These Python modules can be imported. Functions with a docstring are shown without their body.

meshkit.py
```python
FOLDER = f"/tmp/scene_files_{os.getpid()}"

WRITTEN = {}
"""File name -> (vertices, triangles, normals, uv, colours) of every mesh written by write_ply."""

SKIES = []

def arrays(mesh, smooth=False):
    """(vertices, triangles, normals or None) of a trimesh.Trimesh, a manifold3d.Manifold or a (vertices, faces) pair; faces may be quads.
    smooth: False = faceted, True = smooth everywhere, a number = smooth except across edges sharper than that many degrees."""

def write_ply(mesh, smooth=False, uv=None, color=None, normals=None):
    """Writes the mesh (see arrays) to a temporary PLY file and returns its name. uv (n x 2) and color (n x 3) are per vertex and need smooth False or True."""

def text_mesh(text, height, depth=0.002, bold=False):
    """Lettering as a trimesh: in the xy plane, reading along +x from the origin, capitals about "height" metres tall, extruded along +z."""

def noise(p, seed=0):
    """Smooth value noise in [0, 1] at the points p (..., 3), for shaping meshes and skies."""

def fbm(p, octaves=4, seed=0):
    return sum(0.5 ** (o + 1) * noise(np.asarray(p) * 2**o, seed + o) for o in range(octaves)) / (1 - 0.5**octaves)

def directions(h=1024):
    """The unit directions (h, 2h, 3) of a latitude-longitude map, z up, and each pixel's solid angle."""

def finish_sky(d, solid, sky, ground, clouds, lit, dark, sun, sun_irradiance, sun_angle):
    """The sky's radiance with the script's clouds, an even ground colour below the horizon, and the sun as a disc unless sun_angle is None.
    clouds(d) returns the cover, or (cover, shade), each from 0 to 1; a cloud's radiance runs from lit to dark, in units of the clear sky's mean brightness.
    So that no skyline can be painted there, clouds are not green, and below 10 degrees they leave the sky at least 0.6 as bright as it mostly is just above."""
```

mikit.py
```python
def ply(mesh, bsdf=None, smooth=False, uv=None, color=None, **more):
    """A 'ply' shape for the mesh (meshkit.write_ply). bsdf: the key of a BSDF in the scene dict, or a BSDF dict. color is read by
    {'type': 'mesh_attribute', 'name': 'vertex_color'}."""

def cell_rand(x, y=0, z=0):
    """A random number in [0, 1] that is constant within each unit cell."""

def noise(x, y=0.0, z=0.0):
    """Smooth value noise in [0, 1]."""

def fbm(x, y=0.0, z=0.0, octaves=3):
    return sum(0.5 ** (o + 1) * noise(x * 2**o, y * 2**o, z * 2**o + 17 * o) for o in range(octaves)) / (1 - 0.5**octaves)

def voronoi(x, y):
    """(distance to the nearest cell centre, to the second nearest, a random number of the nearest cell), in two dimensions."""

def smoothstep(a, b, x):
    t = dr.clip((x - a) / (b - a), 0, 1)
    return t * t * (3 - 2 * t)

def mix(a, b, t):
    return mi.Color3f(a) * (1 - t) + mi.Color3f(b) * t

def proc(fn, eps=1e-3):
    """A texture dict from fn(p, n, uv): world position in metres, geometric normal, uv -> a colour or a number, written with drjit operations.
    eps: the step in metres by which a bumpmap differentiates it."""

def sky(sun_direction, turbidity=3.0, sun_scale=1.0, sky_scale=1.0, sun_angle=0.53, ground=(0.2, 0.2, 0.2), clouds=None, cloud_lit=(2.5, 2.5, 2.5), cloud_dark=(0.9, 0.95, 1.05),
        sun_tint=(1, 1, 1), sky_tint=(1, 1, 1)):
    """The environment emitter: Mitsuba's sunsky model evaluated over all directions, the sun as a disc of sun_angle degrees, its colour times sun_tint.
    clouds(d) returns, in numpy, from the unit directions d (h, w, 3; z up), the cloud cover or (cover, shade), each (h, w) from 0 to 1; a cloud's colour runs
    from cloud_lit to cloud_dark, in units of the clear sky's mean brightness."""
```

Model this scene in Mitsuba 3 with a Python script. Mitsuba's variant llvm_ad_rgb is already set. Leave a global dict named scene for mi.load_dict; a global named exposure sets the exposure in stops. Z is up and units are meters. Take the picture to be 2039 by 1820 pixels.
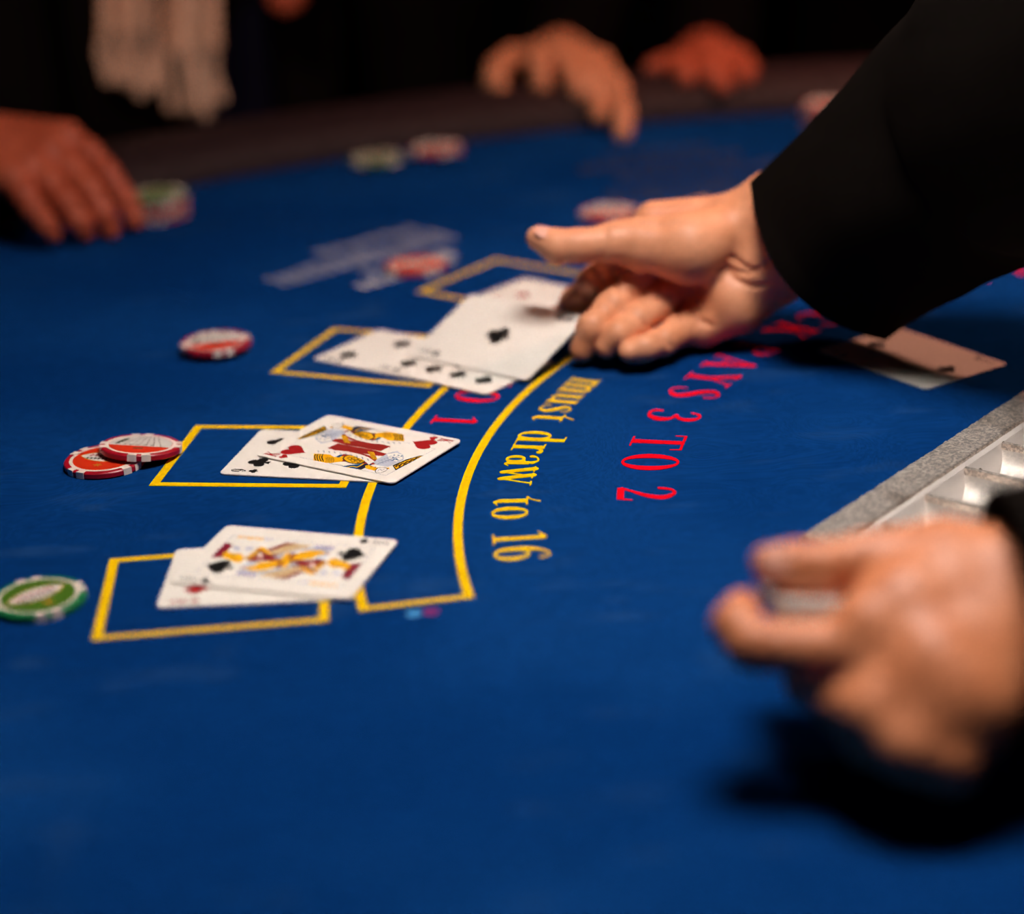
import math
import numpy as np, trimesh, manifold3d as m3, mitsuba as mi, drjit as dr, mikit, meshkit
from mikit import proc, noise, fbm, mix, smoothstep
from shapely.geometry import Polygon, MultiPolygon, LineString, Point, box as sbox
from shapely.ops import unary_union
from shapely import affinity
T4 = mi.ScalarTransform4f
scene, labels = {}, {}

# ---------------------------------------------------------------- camera, light, exposure
TABLE = 0.90                                     # height of the felt above the floor
FOCAL, PITCH, ROLL, EYE = 4074.35, math.radians(21.8527), math.radians(-2.9), 0.3901
CAM = np.array([0, 0, TABLE + EYE])
FWD = np.array([0, math.cos(PITCH), -math.sin(PITCH)])
_r, _u = np.array([1.0, 0, 0]), np.array([0, math.sin(PITCH), math.cos(PITCH)])
_c, _s = math.cos(ROLL), math.sin(ROLL)
RIGHT, UP = _c * _r + _s * _u, -_s * _r + _c * _u
scene['camera'] = {'type': 'thinlens', 'fov': math.degrees(2 * math.atan(2039 / 2 / FOCAL)), 'fov_axis': 'x',
                   'aperture_radius': 0.0138, 'focus_distance': 1.035, 'near_clip': 0.05, 'far_clip': 30.0,
                   'to_world': T4().look_at(origin=CAM.tolist(), target=(CAM + FWD).tolist(), up=UP.tolist())}
exposure = 0.0
LAMP = np.array([0.15, 0.80, TABLE + 0.93])      # unseen pendant, placed to light the cards and near felt
LAMP_RADIUS, LAMP_POWER = 0.180, (34.2, 31.6, 29.8)
WARM = np.array([0.60, 1.58, TABLE + 1.05])       # unseen warm lamp, placed to redden the far hands and rail
WARM_RADIUS, WARM_POWER = 0.10, (98.0, 43.0, 30.0)
FILL_SPOT, FILL_SPOT_AIM, FILL_SPOT_POWER = np.array([-0.35, -0.60, 2.80]), np.array([-0.335, 1.90, 1.13]), (10.5, 5.4, 3.9)   # added fill beam that brightens the scarf
AMBIENT = (0.020, 0.014, 0.012)
scene['room_glow'] = {'type': 'constant', 'radiance': {'type': 'rgb', 'value': list(AMBIENT)}}


def cp(px, py, d):
    """The world point that the photograph's pixel shows at depth d metres from the lens."""
    return CAM + d * (FWD + (px - 1019.5) / FOCAL * RIGHT - (py - 910) / FOCAL * UP)


def gp(px, py, z=0.0):
    """The world point that a pixel shows on the felt (or z above it)."""
    r = FWD + (px - 1019.5) / FOCAL * RIGHT - (py - 910) / FOCAL * UP
    return CAM + r * ((TABLE + z - CAM[2]) / r[2])


# ---------------------------------------------------------------- materials
def rgb(*c):
    return {'type': 'rgb', 'value': list(c)}


def mat(key, color, rough=0.6, spec=0.3, **kw):
    scene[key] = {'type': 'twosided', 'bsdf': {'type': 'principled', 'base_color': color if isinstance(color, dict) else rgb(*color), 'roughness': rough, 'specular': spec, **kw}}
    return key


def felt_fn(p, n, uv):
    x, y = p.x, p.y
    big = fbm(x * 9, y * 9, 0.0, 4)
    fib = fbm(x * 330 + 40 * noise(x * 30, y * 30), y * 330, 3.0, 2)
    c = mix((0.0016, 0.0270, 0.123), (0.0028, 0.036, 0.152), smoothstep(0.25, 0.75, big))
    chalk = smoothstep(0.62, 0.95, fbm(x * 24 + 5, y * 60, 9.0, 3)) * 0.20
    return mix(c * (0.82 + 0.36 * fib), (0.03, 0.09, 0.21), chalk)


scene['felt_blue'] = {'type': 'twosided', 'bsdf': {'type': 'principled', 'base_color': proc(felt_fn), 'roughness': 0.95, 'specular': 0.0}}


def printed(base, worn):
    def fn(p, n, uv):
        f = fbm(p.x * 520, p.y * 520, 1.0, 2)
        return mix(base, worn, smoothstep(0.35, 0.9, f) * 0.5)
    return proc(fn)


mat('print_yellow', printed((0.86, 0.52, 0.002), (0.62, 0.38, 0.006)), 0.9, 0.02)
mat('print_red', printed((0.70, 0.002, 0.012), (0.48, 0.003, 0.014)), 0.9, 0.02)
mat('print_pale', (0.20, 0.21, 0.29), 0.9, 0.02)
mat('print_white', (0.42, 0.40, 0.42), 0.9, 0.02)
mat('print_faint', (0.035, 0.045, 0.085), 0.9, 0.02)
mat('print_skyblue', (0.05, 0.24, 0.50), 0.8, 0.1)
mat('print_plum', (0.17, 0.02, 0.12), 0.8, 0.1)


def leather_fn(p, n, uv):
    return mix((0.020, 0.010, 0.011), (0.032, 0.016, 0.017), fbm(p.x * 60, p.y * 60, p.z * 60, 3))


mat('leather', proc(leather_fn), 0.6, 0.2)
mat('card_white', (0.90, 0.84, 0.745), 0.42, 0.4)
scene['card_print'] = {'type': 'twosided', 'bsdf': {'type': 'principled', 'base_color': {'type': 'mesh_attribute', 'name': 'vertex_color'}, 'roughness': 0.45, 'specular': 0.35}}
mat('ink_red', (0.34, 0.012, 0.014), 0.5, 0.2)
mat('ink_black', (0.006, 0.006, 0.006), 0.45, 0.3)
mat('chip_red', (0.36, 0.004, 0.016), 0.36, 0.45)
mat('chip_green', (0.006, 0.16, 0.045), 0.36, 0.45)
mat('chip_white', (0.86, 0.72, 0.62), 0.36, 0.45)
mat('inlay_red', (0.62, 0.030, 0.008), 0.3, 0.5)
mat('inlay_green', (0.055, 0.14, 0.012), 0.3, 0.5)


def skin_fn(lo, hi, back=None):
    def fn(p, n, uv):
        blot = fbm(p.x * 70, p.y * 70, p.z * 70, 3)
        fine = fbm(p.x * 600, p.y * 600, p.z * 600, 2)
        c = mix(lo, hi, smoothstep(0.25, 0.75, blot)) * (0.92 + 0.16 * fine)
        if back is not None:                 # near hand and forearm darkened in colour for dimmer light; right palm paler
            c = dr.lerp(c * mi.Color3f(back), c, smoothstep(0.82, 0.95, p.y))
        return c
    return proc(fn)


mat('skin_dealer', skin_fn((0.70, 0.270, 0.128), (0.80, 0.340, 0.178), (0.80, 0.66, 0.56)), 0.46, 0.38)  # last tint carries the dimmer light on the near hand
mat('skin_player', skin_fn((0.68, 0.265, 0.125), (0.78, 0.335, 0.175)), 0.5, 0.35)
mat('skin_ruddy', skin_fn((0.42, 0.088, 0.040), (0.52, 0.122, 0.060)), 0.5, 0.35)
mat('skin_left_player', skin_fn((0.47, 0.082, 0.036), (0.56, 0.112, 0.052)), 0.5, 0.3)
mat('nail', (0.78, 0.36, 0.25), 0.45, 0.3)


def suit_fn(p, n, uv):
    return mix((0.0034, 0.0024, 0.0019), (0.0060, 0.0042, 0.0033), fbm(p.x * 900, p.y * 900, p.z * 300, 2))


mat('suit_black', proc(suit_fn), 0.9, 0.03)
mat('cloth_black', (0.004, 0.0035, 0.0035), 0.9, 0.05)
mat('denim_navy', (0.006, 0.007, 0.022), 0.9, 0.05)
mat('shoe_black', (0.006, 0.005, 0.005), 0.35, 0.4)
mat('hair_dark', (0.012, 0.008, 0.006), 0.6, 0.3)
mat('eye_white', (0.7, 0.68, 0.64), 0.25, 0.5)


def knit_fn(p, n, uv):
    rib = 0.5 + 0.5 * dr.sin(p.x * 900)
    return mix((0.56, 0.42, 0.31), (0.80, 0.62, 0.48), 0.55 * rib + 0.45 * fbm(p.x * 160, p.y * 160, p.z * 160, 2))


mat('knit_cream', proc(knit_fn), 0.95, 0.05)


def metal_fn(p, n, uv):
    glint_grain = fbm(p.x * 900, p.y * 900, p.z * 900, 3)
    stain = smoothstep(0.5, 0.75, fbm(p.x * 55, p.y * 55, p.z * 55, 3))
    return mix((0.88, 0.77, 0.68), (0.52, 0.42, 0.35), stain * 0.75) * (0.62 + 0.60 * smoothstep(0.3, 0.75, glint_grain))  # bright speckle painted in place of the metal's glints


mat('metal_rim', proc(metal_fn), 0.27, 0.6, metallic=0.65)
def soft_metal_fn(p, n, uv):
    glint_grain = fbm(p.x * 900, p.y * 900, p.z * 900, 3)
    return mix((0.97, 0.88, 0.79), (0.86, 0.76, 0.67), smoothstep(0.5, 0.8, fbm(p.x * 55, p.y * 55, p.z * 55, 3))) * (0.88 + 0.16 * smoothstep(0.3, 0.75, glint_grain))


mat('metal_channel', proc(soft_metal_fn), 0.42, 0.5, metallic=0.7)
mat('metal_wall', (0.84, 0.76, 0.70), 0.5, 0.4, metallic=0.2)
mat('screw_steel', (0.5, 0.42, 0.36), 0.3, 0.5, metallic=1.0)


def wood_fn(p, n, uv):
    return mix((0.025, 0.011, 0.007), (0.05, 0.022, 0.013), fbm(p.x * 8, p.y * 60, p.z * 8, 3))


mat('wood_dark', proc(wood_fn), 0.4, 0.4)


def carpet_fn(p, n, uv):
    return mix((0.020, 0.006, 0.007), (0.035, 0.010, 0.010), fbm(p.x * 40, p.y * 40, 0, 3))


mat('carpet', proc(carpet_fn), 0.95, 0.05)


def wall_fn(p, n, uv):
    return mix((0.012, 0.0055, 0.005), (0.018, 0.008, 0.007), fbm(p.x * 3, p.y * 3, p.z * 3, 3))


mat('wall_paint', proc(wall_fn), 0.9, 0.05)
mat('lamp_black', (0.02, 0.02, 0.02), 0.4, 0.4)
mat('brass', (0.6, 0.4, 0.15), 0.3, 0.5, metallic=1.0)


# ---------------------------------------------------------------- helpers
used = {}


def new(name):
    i = used.get(name, -1) + 1
    used[name] = i
    return name if i == 0 else f'{name}_{i:03d}'


def thing(name, label, cat, group=None):
    k = new(name)
    labels[k] = {'label': label, 'category': cat, **({'group': group} if group else {})}
    return k


def add(key, mesh, m, smooth=False, to=None, **kw):
    scene[key] = mikit.ply(mesh, m, smooth=smooth, **kw)
    if to is not None:
        scene[key]['to_world'] = T4(np.asarray(to))
    return key


def part(parent, name, mesh, m, smooth=False, label=None, to=None, **kw):
    k = add(new(f'{parent}__{name}'), mesh, m, smooth, to, **kw)
    if label:
        labels[k] = {'label': label}
    return k


def reuse(parent, name, src, to=None, label=None):
    k = new(f'{parent}__{name}')
    scene[k] = dict(src)
    if to is not None:
        scene[k]['to_world'] = T4(np.asarray(to))
    if label:
        labels[k] = {'label': label}
    return k


def structure(key, mesh, m, **kw):
    add(key, mesh, m, **kw)
    labels[key] = {'kind': 'structure'}


def box(lo, hi):
    lo, hi = np.asarray(lo, float), np.asarray(hi, float)
    b = trimesh.creation.box(hi - lo)
    b.apply_translation((lo + hi) / 2)
    return b


def frame(o, u, v, w):
    M = np.eye(4)
    M[:3, 0], M[:3, 1], M[:3, 2], M[:3, 3] = u, v, w, o
    return M


def unit(v):
    v = np.asarray(v, float)
    return v / np.linalg.norm(v)


def polys(g):
    if g.is_empty:
        return []
    if g.geom_type == 'Polygon':
        return [g]
    return [q for q in getattr(g, 'geoms', []) for q in polys(q)]


def extrude(shape, h, z=0.0):
    ms = [trimesh.creation.extrude_polygon(q, h, engine='earcut') for q in polys(shape) if q.area > 1e-10]
    m = trimesh.util.concatenate(ms)
    m.apply_translation([0, 0, z])
    return m


def flat_print(layers, z=0.0):
    """Coloured flat shapes, later ones over earlier ones, as one sheet with a colour per vertex."""
    V, F, C, n, above = [], [], [], 0, None
    for shp, col in reversed(layers):
        shp = shp.buffer(0)
        vis = shp if above is None else shp.difference(above)
        above = shp if above is None else above.union(shp)
        for q in polys(vis):
            if q.area < 1e-10:
                continue
            v, f = trimesh.creation.triangulate_polygon(q, engine='earcut')
            if not len(f):
                continue
            t = np.array(f)
            a = np.cross(v[t[:, 1]] - v[t[:, 0]], v[t[:, 2]] - v[t[:, 0]])
            t[a < 0] = t[a < 0][:, ::-1]
            V.append(np.c_[v, np.full(len(v), z)]); F.append(t + n); C.append(np.tile(col, (len(v), 1))); n += len(v)
    return (np.vstack(V), np.vstack(F)), np.vstack(C)


def catmull(P, n=8):
    P = np.asarray(P, float)
    Q = np.vstack([2 * P[0] - P[1], P, 2 * P[-1] - P[-2]])
    out = []
    for i in range(1, len(Q) - 2):
        t = np.linspace(0, 1, n, endpoint=False)[:, None]
        a, b, c, d = Q[i - 1], Q[i], Q[i + 1], Q[i + 2]
        out.append(0.5 * (2 * b + (c - a) * t + (2 * a - 5 * b + 4 * c - d) * t ** 2 + (3 * b - a - 3 * c + d) * t ** 3))
    return np.vstack(out + [P[-1:]])


def pen(P, n=6):
    """A stroke through (x, y, width) points."""
    Q = catmull(P, n)
    dots = [Point(x, y).buffer(max(w, 0.01) / 2, 5) for x, y, w in Q]
    return unary_union([a.union(b).convex_hull for a, b in zip(dots[:-1], dots[1:])])


# ---------------------------------------------------------------- condensed serif lettering (drawn here, cap height 1)
def R(x0, y0, x1, y1):
    return sbox(x0, y0, x1, y1)


def ring(cx, cy, rx, ry, ix, iy):
    c = Point(0, 0).buffer(1, 24)
    return affinity.translate(affinity.scale(c, rx, ry), cx, cy).difference(affinity.translate(affinity.scale(c, ix, iy), cx, cy))


def serif(x0, x1, y, h=0.035):
    return R(x0, y, x1, y + h)


S_, H_ = 0.145, 0.05
GL = {
    'm': (0.82, [R(.08, 0, .08 + S_, .66), R(.36, 0, .36 + S_, .56), R(.64, 0, .64 + S_, .56), pen([(.2, .52, .05), (.31, .66, .07), (.43, .56, .14)]), pen([(.48, .52, .05), (.59, .66, .07), (.71, .56, .14)]), serif(.01, .3, 0), serif(.31, .57, 0), serif(.59, .85, 0), serif(.0, .2, .63)]),
    'u': (0.58, [R(.08, .1, .08 + S_, .66), R(.38, 0, .38 + S_, .66), pen([(.15, .15, .14), (.24, .03, .07), (.4, .14, .04)]), serif(0, .2, .63), serif(.3, .5, .63), serif(.4, .6, 0)]),
    's': (0.42, [pen([(.33, .50, .04), (.30, .62, .05), (.19, .655, .05), (.09, .54, .11), (.2, .37, .15), (.33, .2, .14), (.29, .04, .09), (.19, .005, .05), (.07, .05, .05), (.06, .2, .03)])]),
    't': (0.38, [R(.12, .12, .12 + S_, .66), serif(.01, .36, .615, .045), pen([(.02, .63, .03), (.14, .72, .04), (.22, .87, .06)]), pen([(.19, .14, .14), (.24, .03, .07), (.35, .08, .03)])]),
    'd': (0.58, [R(.36, 0, .36 + S_, 1.0), ring(.26, .325, .225, .35, .09, .29), serif(.26, .45, .965), serif(.4, .6, 0)]),
    'r': (0.46, [R(.09, 0, .09 + S_, .66), serif(0, .33, 0), serif(0, .2, .63), pen([(.22, .48, .04), (.30, .63, .06), (.39, .6, .13)])]),
    'a': (0.52, [R(.31, .08, .31 + S_, .5), pen([(.09, .5, .11), (.14, .61, .05), (.27, .65, .05), (.37, .55, .12)]), ring(.22, .19, .17, .20, .055, .14), pen([(.38, .1, .13), (.44, .02, .05), (.52, .09, .03)]), pen([(.24, .37, .04), (.36, .41, .04)])]),
    'w': (0.80, [pen([(.08, .65, .15), (.24, .04, .13)], 2), pen([(.24, .03, .05), (.40, .62, .05)], 2), pen([(.36, .65, .15), (.52, .04, .13)], 2), pen([(.52, .03, .05), (.72, .65, .05)], 2), serif(-.03, .22, .63), serif(.27, .5, .63), serif(.62, .82, .63)]),
    'o': (0.54, [ring(.26, .33, .25, .35, .105, .30)]),
    '1': (0.52, [R(.19, 0, .19 + S_, .97), serif(.06, .46, 0, .045), pen([(.03, .84, .03), (.14, .9, .06), (.24, .98, .05)])]),
    '6': (0.56, [ring(.27, .31, .25, .33, .105, .28), pen([(.1, .28, .15), (.1, .6, .15), (.2, .86, .10), (.34, .98, .05), (.44, .92, .05), (.46, .82, .10)])]),
    '9': (0.56, [ring(.27, .67, .25, .33, .105, .28), pen([(.44, .7, .15), (.44, .4, .15), (.34, .14, .10), (.2, .02, .05), (.1, .08, .05), (.08, .18, .10)])]),
    '8': (0.56, [ring(.27, .74, .19, .26, .09, .21), ring(.27, .26, .24, .29, .10, .23)]),
    '5': (0.54, [pen([(.12, .95, .05), (.1, .55, .05)], 2), R(.1, .86, .46, .98), pen([(.1, .55, .05), (.26, .63, .07), (.43, .45, .14), (.42, .18, .14), (.24, .01, .06), (.07, .07, .09)])]),
    'P': (0.62, [R(.1, 0, .1 + S_, .97), serif(.01, .36, 0), serif(.01, .3, .935), pen([(.2, .95, .04), (.4, .92, .06), (.5, .73, .14), (.4, .52, .06), (.2, .48, .04)])]),
    'A': (0.72, [pen([(.08, .02, .05), (.33, .97, .05)], 2), pen([(.33, .93, .14), (.58, .04, .14)], 2), serif(.18, .5, .3, .04), serif(-.02, .2, 0), serif(.46, .74, 0)]),
    'Y': (0.68, [pen([(.1, .95, .14), (.33, .46, .13)], 2), pen([(.33, .46, .05), (.57, .95, .05)], 2), R(.27, 0, .27 + S_, .48), serif(.16, .52, 0), serif(-.02, .25, .935), serif(.44, .7, .935)]),
    'S': (0.54, [pen([(.43, .74, .04), (.40, .92, .05), (.26, .975, .05), (.12, .82, .13), (.2, .59, .16), (.38, .38, .16), (.44, .18, .13), (.28, .01, .05), (.12, .06, .05), (.07, .26, .03)])]),
    '3': (0.54, [pen([(.07, .78, .05), (.14, .93, .06), (.27, .97, .06), (.40, .83, .13), (.36, .62, .09), (.2, .52, .04)]), pen([(.2, .52, .04), (.38, .46, .09), (.44, .26, .15), (.34, .06, .09), (.2, .005, .05), (.08, .06, .08), (.07, .2, .06)])]),
    'T': (0.66, [R(.25, 0, .25 + S_, .95), serif(.13, .52, 0), R(.03, .92, .62, .97), pen([(.03, .95, .04), (.02, .76, .03)], 2), pen([(.62, .95, .04), (.63, .76, .03)], 2)]),
    'O': (0.74, [ring(.35, .485, .33, .51, .165, .46)]),
    '2': (0.56, [pen([(.07, .72, .08), (.13, .9, .07), (.27, .97, .06), (.42, .82, .14), (.4, .6, .13), (.24, .33, .08), (.06, .08, .05)]), R(.05, 0, .48, .12), pen([(.47, .08, .05), (.51, .25, .03)], 2)]),
    'B': (0.64, [R(.1, 0, .1 + S_, .97), serif(.01, .3, 0), serif(.01, .3, .935), pen([(.2, .95, .04), (.4, .92, .06), (.48, .74, .13), (.36, .53, .05), (.2, .5, .04)]), pen([(.2, .5, .04), (.42, .47, .06), (.52, .25, .14), (.4, .03, .06), (.2, .02, .04)])]),
    'L': (0.58, [R(.1, 0, .1 + S_, .97), serif(.01, .36, .935), R(.01, 0, .52, .05), pen([(.52, .03, .05), (.55, .24, .03)], 2)]),
    'C': (0.64, [pen([(.52, .72, .04), (.48, .9, .05), (.34, .98, .05), (.16, .82, .13), (.1, .5, .15), (.16, .16, .13), (.34, .0, .05), (.48, .07, .05), (.54, .24, .03)])]),
    'K': (0.70, [R(.1, 0, .1 + S_, .97), serif(.01, .34, 0), serif(.01, .34, .935), pen([(.24, .42, .05), (.56, .95, .05)], 2), pen([(.32, .56, .14), (.58, .03, .14)], 2), serif(.42, .68, .935), serif(.46, .72, 0)]),
    'J': (0.48, [R(.22, .15, .22 + S_, .97), serif(.1, .46, .935), pen([(.295, .2, .14), (.26, .05, .09), (.14, .0, .05), (.06, .08, .09)])]),
}
GLYPH = {k: (w, unary_union(g)) for k, (w, g) in GL.items()}


def text_shape(text, track=0.0):
    out, x = [], 0.0
    for ch in text:
        if ch == ' ':
            x += 0.42
            continue
        w, g = GLYPH[ch]
        out.append((x + w / 2, affinity.translate(g, x, 0)))
        x += w + track
    return out, x


# ---------------------------------------------------------------- the room
structure('floor', box([-4, -3, -0.05], [4, 6, 0]), 'carpet')
structure('ceiling', box([-4, -3, 3.0], [4, 6, 3.05]), 'wall_paint')
structure('wall_back', box([-4, 5.95, 0], [4, 6, 3]), 'wall_paint')
structure('wall_front', box([-4, -3, 0], [4, -2.95, 3]), 'wall_paint')
structure('wall_left', box([-4, -2.95, 0], [-3.95, 5.95, 3]), 'wall_paint')
structure('wall_right', box([3.95, -2.95, 0], [4, 5.95, 3]), 'wall_paint')

# ---------------------------------------------------------------- the table
CENTRE = np.array([0.4535, 0.883])               # centre of the printed arcs
TU, TN = np.array([0.6440, 0.7650]), np.array([0.7650, -0.6440])   # along the dealer's edge; towards the dealer
LIP0 = np.array([0.1291, 0.8531])                # corner of the chip tray's lip
TRAY_L, TRAY_D = 0.464, 0.205
PC, PR = np.array([0.2707, 0.7912]), 0.941       # the players' round edge


def loc(a, b):
    return LIP0 + a * TU + b * TN


disc = Point(*PC).buffer(PR, 96)
far = 3.0
half = Polygon([loc(-far, 0.235), loc(far, 0.235), loc(far, -far), loc(-far, -far)])
felt_shape = disc.intersection(half)
hole = Polygon([loc(0.003, 0.003), loc(TRAY_L - 0.003, 0.003), loc(TRAY_L - 0.003, TRAY_D - 0.003), loc(0.003, TRAY_D - 0.003)])
table = thing('blackjack_table', 'blue felt blackjack table with yellow and red printed layout and dark padded rail', 'table')
felt = extrude(felt_shape.difference(hole), 0.004, TABLE - 0.004)
part(table, 'felt', felt, 'felt_blue', label='blue felt playing surface')
board = extrude(Point(*PC).buffer(PR + 0.10, 96).intersection(Polygon([loc(-far, 0.25), loc(far, 0.25), loc(far, -far), loc(-far, -far)])).difference(hole), 0.05, TABLE - 0.055)
part(table, 'board', board, 'wood_dark')
# padded rail: a rounded profile swept round the players' edge
prof = [(0.0, -0.010), (0.0, 0.004), (0.006, 0.016), (0.020, 0.026), (0.042, 0.031), (0.066, 0.030), (0.090, 0.024), (0.108, 0.012), (0.118, -0.006), (0.120, -0.030), (0.112, -0.055), (0.10, -0.060), (0.02, -0.055), (0.0, -0.05)]
a0 = math.atan2(TU[1], TU[0])
# ends of the arc where it meets the dealer's straight edge
ad = math.acos(np.clip(((LIP0 - PC) @ TN + 0.235) / PR, -1, 1))
an = math.atan2(TN[1], TN[0])
ang = np.linspace(an + ad, an + 2 * math.pi - ad, 150)
rings = []
for a in ang:
    d = np.array([math.cos(a), math.sin(a)])
    rings.append([[*(PC + d * (PR + q[0])), TABLE + q[1]] for q in prof])
rings = np.array(rings)
n_a, n_p = rings.shape[:2]
V = rings.reshape(-1, 3)
F = []
for i in range(n_a - 1):
    for j in range(n_p):
        k = (j + 1) % n_p
        F.append([i * n_p + j, (i + 1) * n_p + j, (i + 1) * n_p + k, i * n_p + k])
F = np.array(F)
F = np.vstack([F[:, [0, 1, 2]], F[:, [0, 2, 3]]])
cap = np.array([[0, j, j + 1] for j in range(1, n_p - 1)])
F = np.vstack([F, cap, cap[:, ::-1] + (n_a - 1) * n_p])
rail = trimesh.Trimesh(V, F, process=False)
trimesh.repair.fix_normals(rail)
part(table, 'rail', rail, 'leather', 40, label='dark padded leather armrest rail')
for k, (px_, py_) in enumerate([(0.02, 0.98), (0.36, 0.52)]):
    ped = trimesh.creation.revolve(np.array([[0, 0], [0.26, 0], [0.26, 0.03], [0.12, 0.07], [0.075, 0.16], [0.07, 0.55], [0.10, 0.72], [0.20, TABLE - 0.056], [0, TABLE - 0.056]]), sections=40)
    ped.apply_translation([px_, py_, 0])
    part(table, 'pedestal', ped, 'wood_dark', 30)

PZ, PH = TABLE - 0.0002, 0.0005                  # printed marks lie on the felt


def arc_pts(r, p0, p1, n=60):
    return [CENTRE + r * np.array([math.cos(a), math.sin(a)]) for a in np.linspace(p0, p1, n)]


# betting boxes: (outer corner, its neighbour along the short outer side, the corner towards the dealer)
BOXES = [((-0.1896, 0.8702), (-0.1838, 0.7861)), ((-0.1711, 1.0415), (-0.1841, 0.9588)), ((-0.1049, 1.2027), (-0.1389, 1.1208)), ((-0.0049, 1.333), (-0.0557, 1.2685))]
line_w = 0.0046
for b0, b1 in BOXES:
    b0, b1 = np.array(b0), np.array(b1)
    m = (b0 + b1) / 2
    v = unit(b0 - b1)
    w = np.array([v[1], -v[0]])
    q = [m - 0.0425 * v, m + 0.0425 * v, m + 0.0425 * v + 0.102 * w, m - 0.0425 * v + 0.102 * w]
    P = Polygon(q)
    part(table, 'betting_box', extrude(P.difference(P.buffer(-line_w, join_style='mitre')), PH, PZ), 'print_yellow')
# fifth box, behind the dealing hand
phi = math.radians(121.0)
m = CENTRE + 0.655 * np.array([math.cos(phi), math.sin(phi)])
w = unit(CENTRE - m)
v = np.array([-w[1], w[0]])
P = Polygon([m - 0.0425 * v, m + 0.0425 * v, m + 0.0425 * v + 0.102 * w, m - 0.0425 * v + 0.102 * w])
part(table, 'betting_box', extrude(P.difference(P.buffer(-line_w, join_style='mitre')), PH, PZ), 'print_yellow')

p_end, p_far = math.radians(188.9), math.radians(76.0)
band = Polygon(arc_pts(0.5300, p_far, p_end) + arc_pts(0.4785, p_end, p_far))
part(table, 'arc_line', extrude(band.difference(band.buffer(-line_w, join_style='mitre')), PH, PZ), 'print_yellow', label='yellow double arc line of the insurance band')


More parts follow.
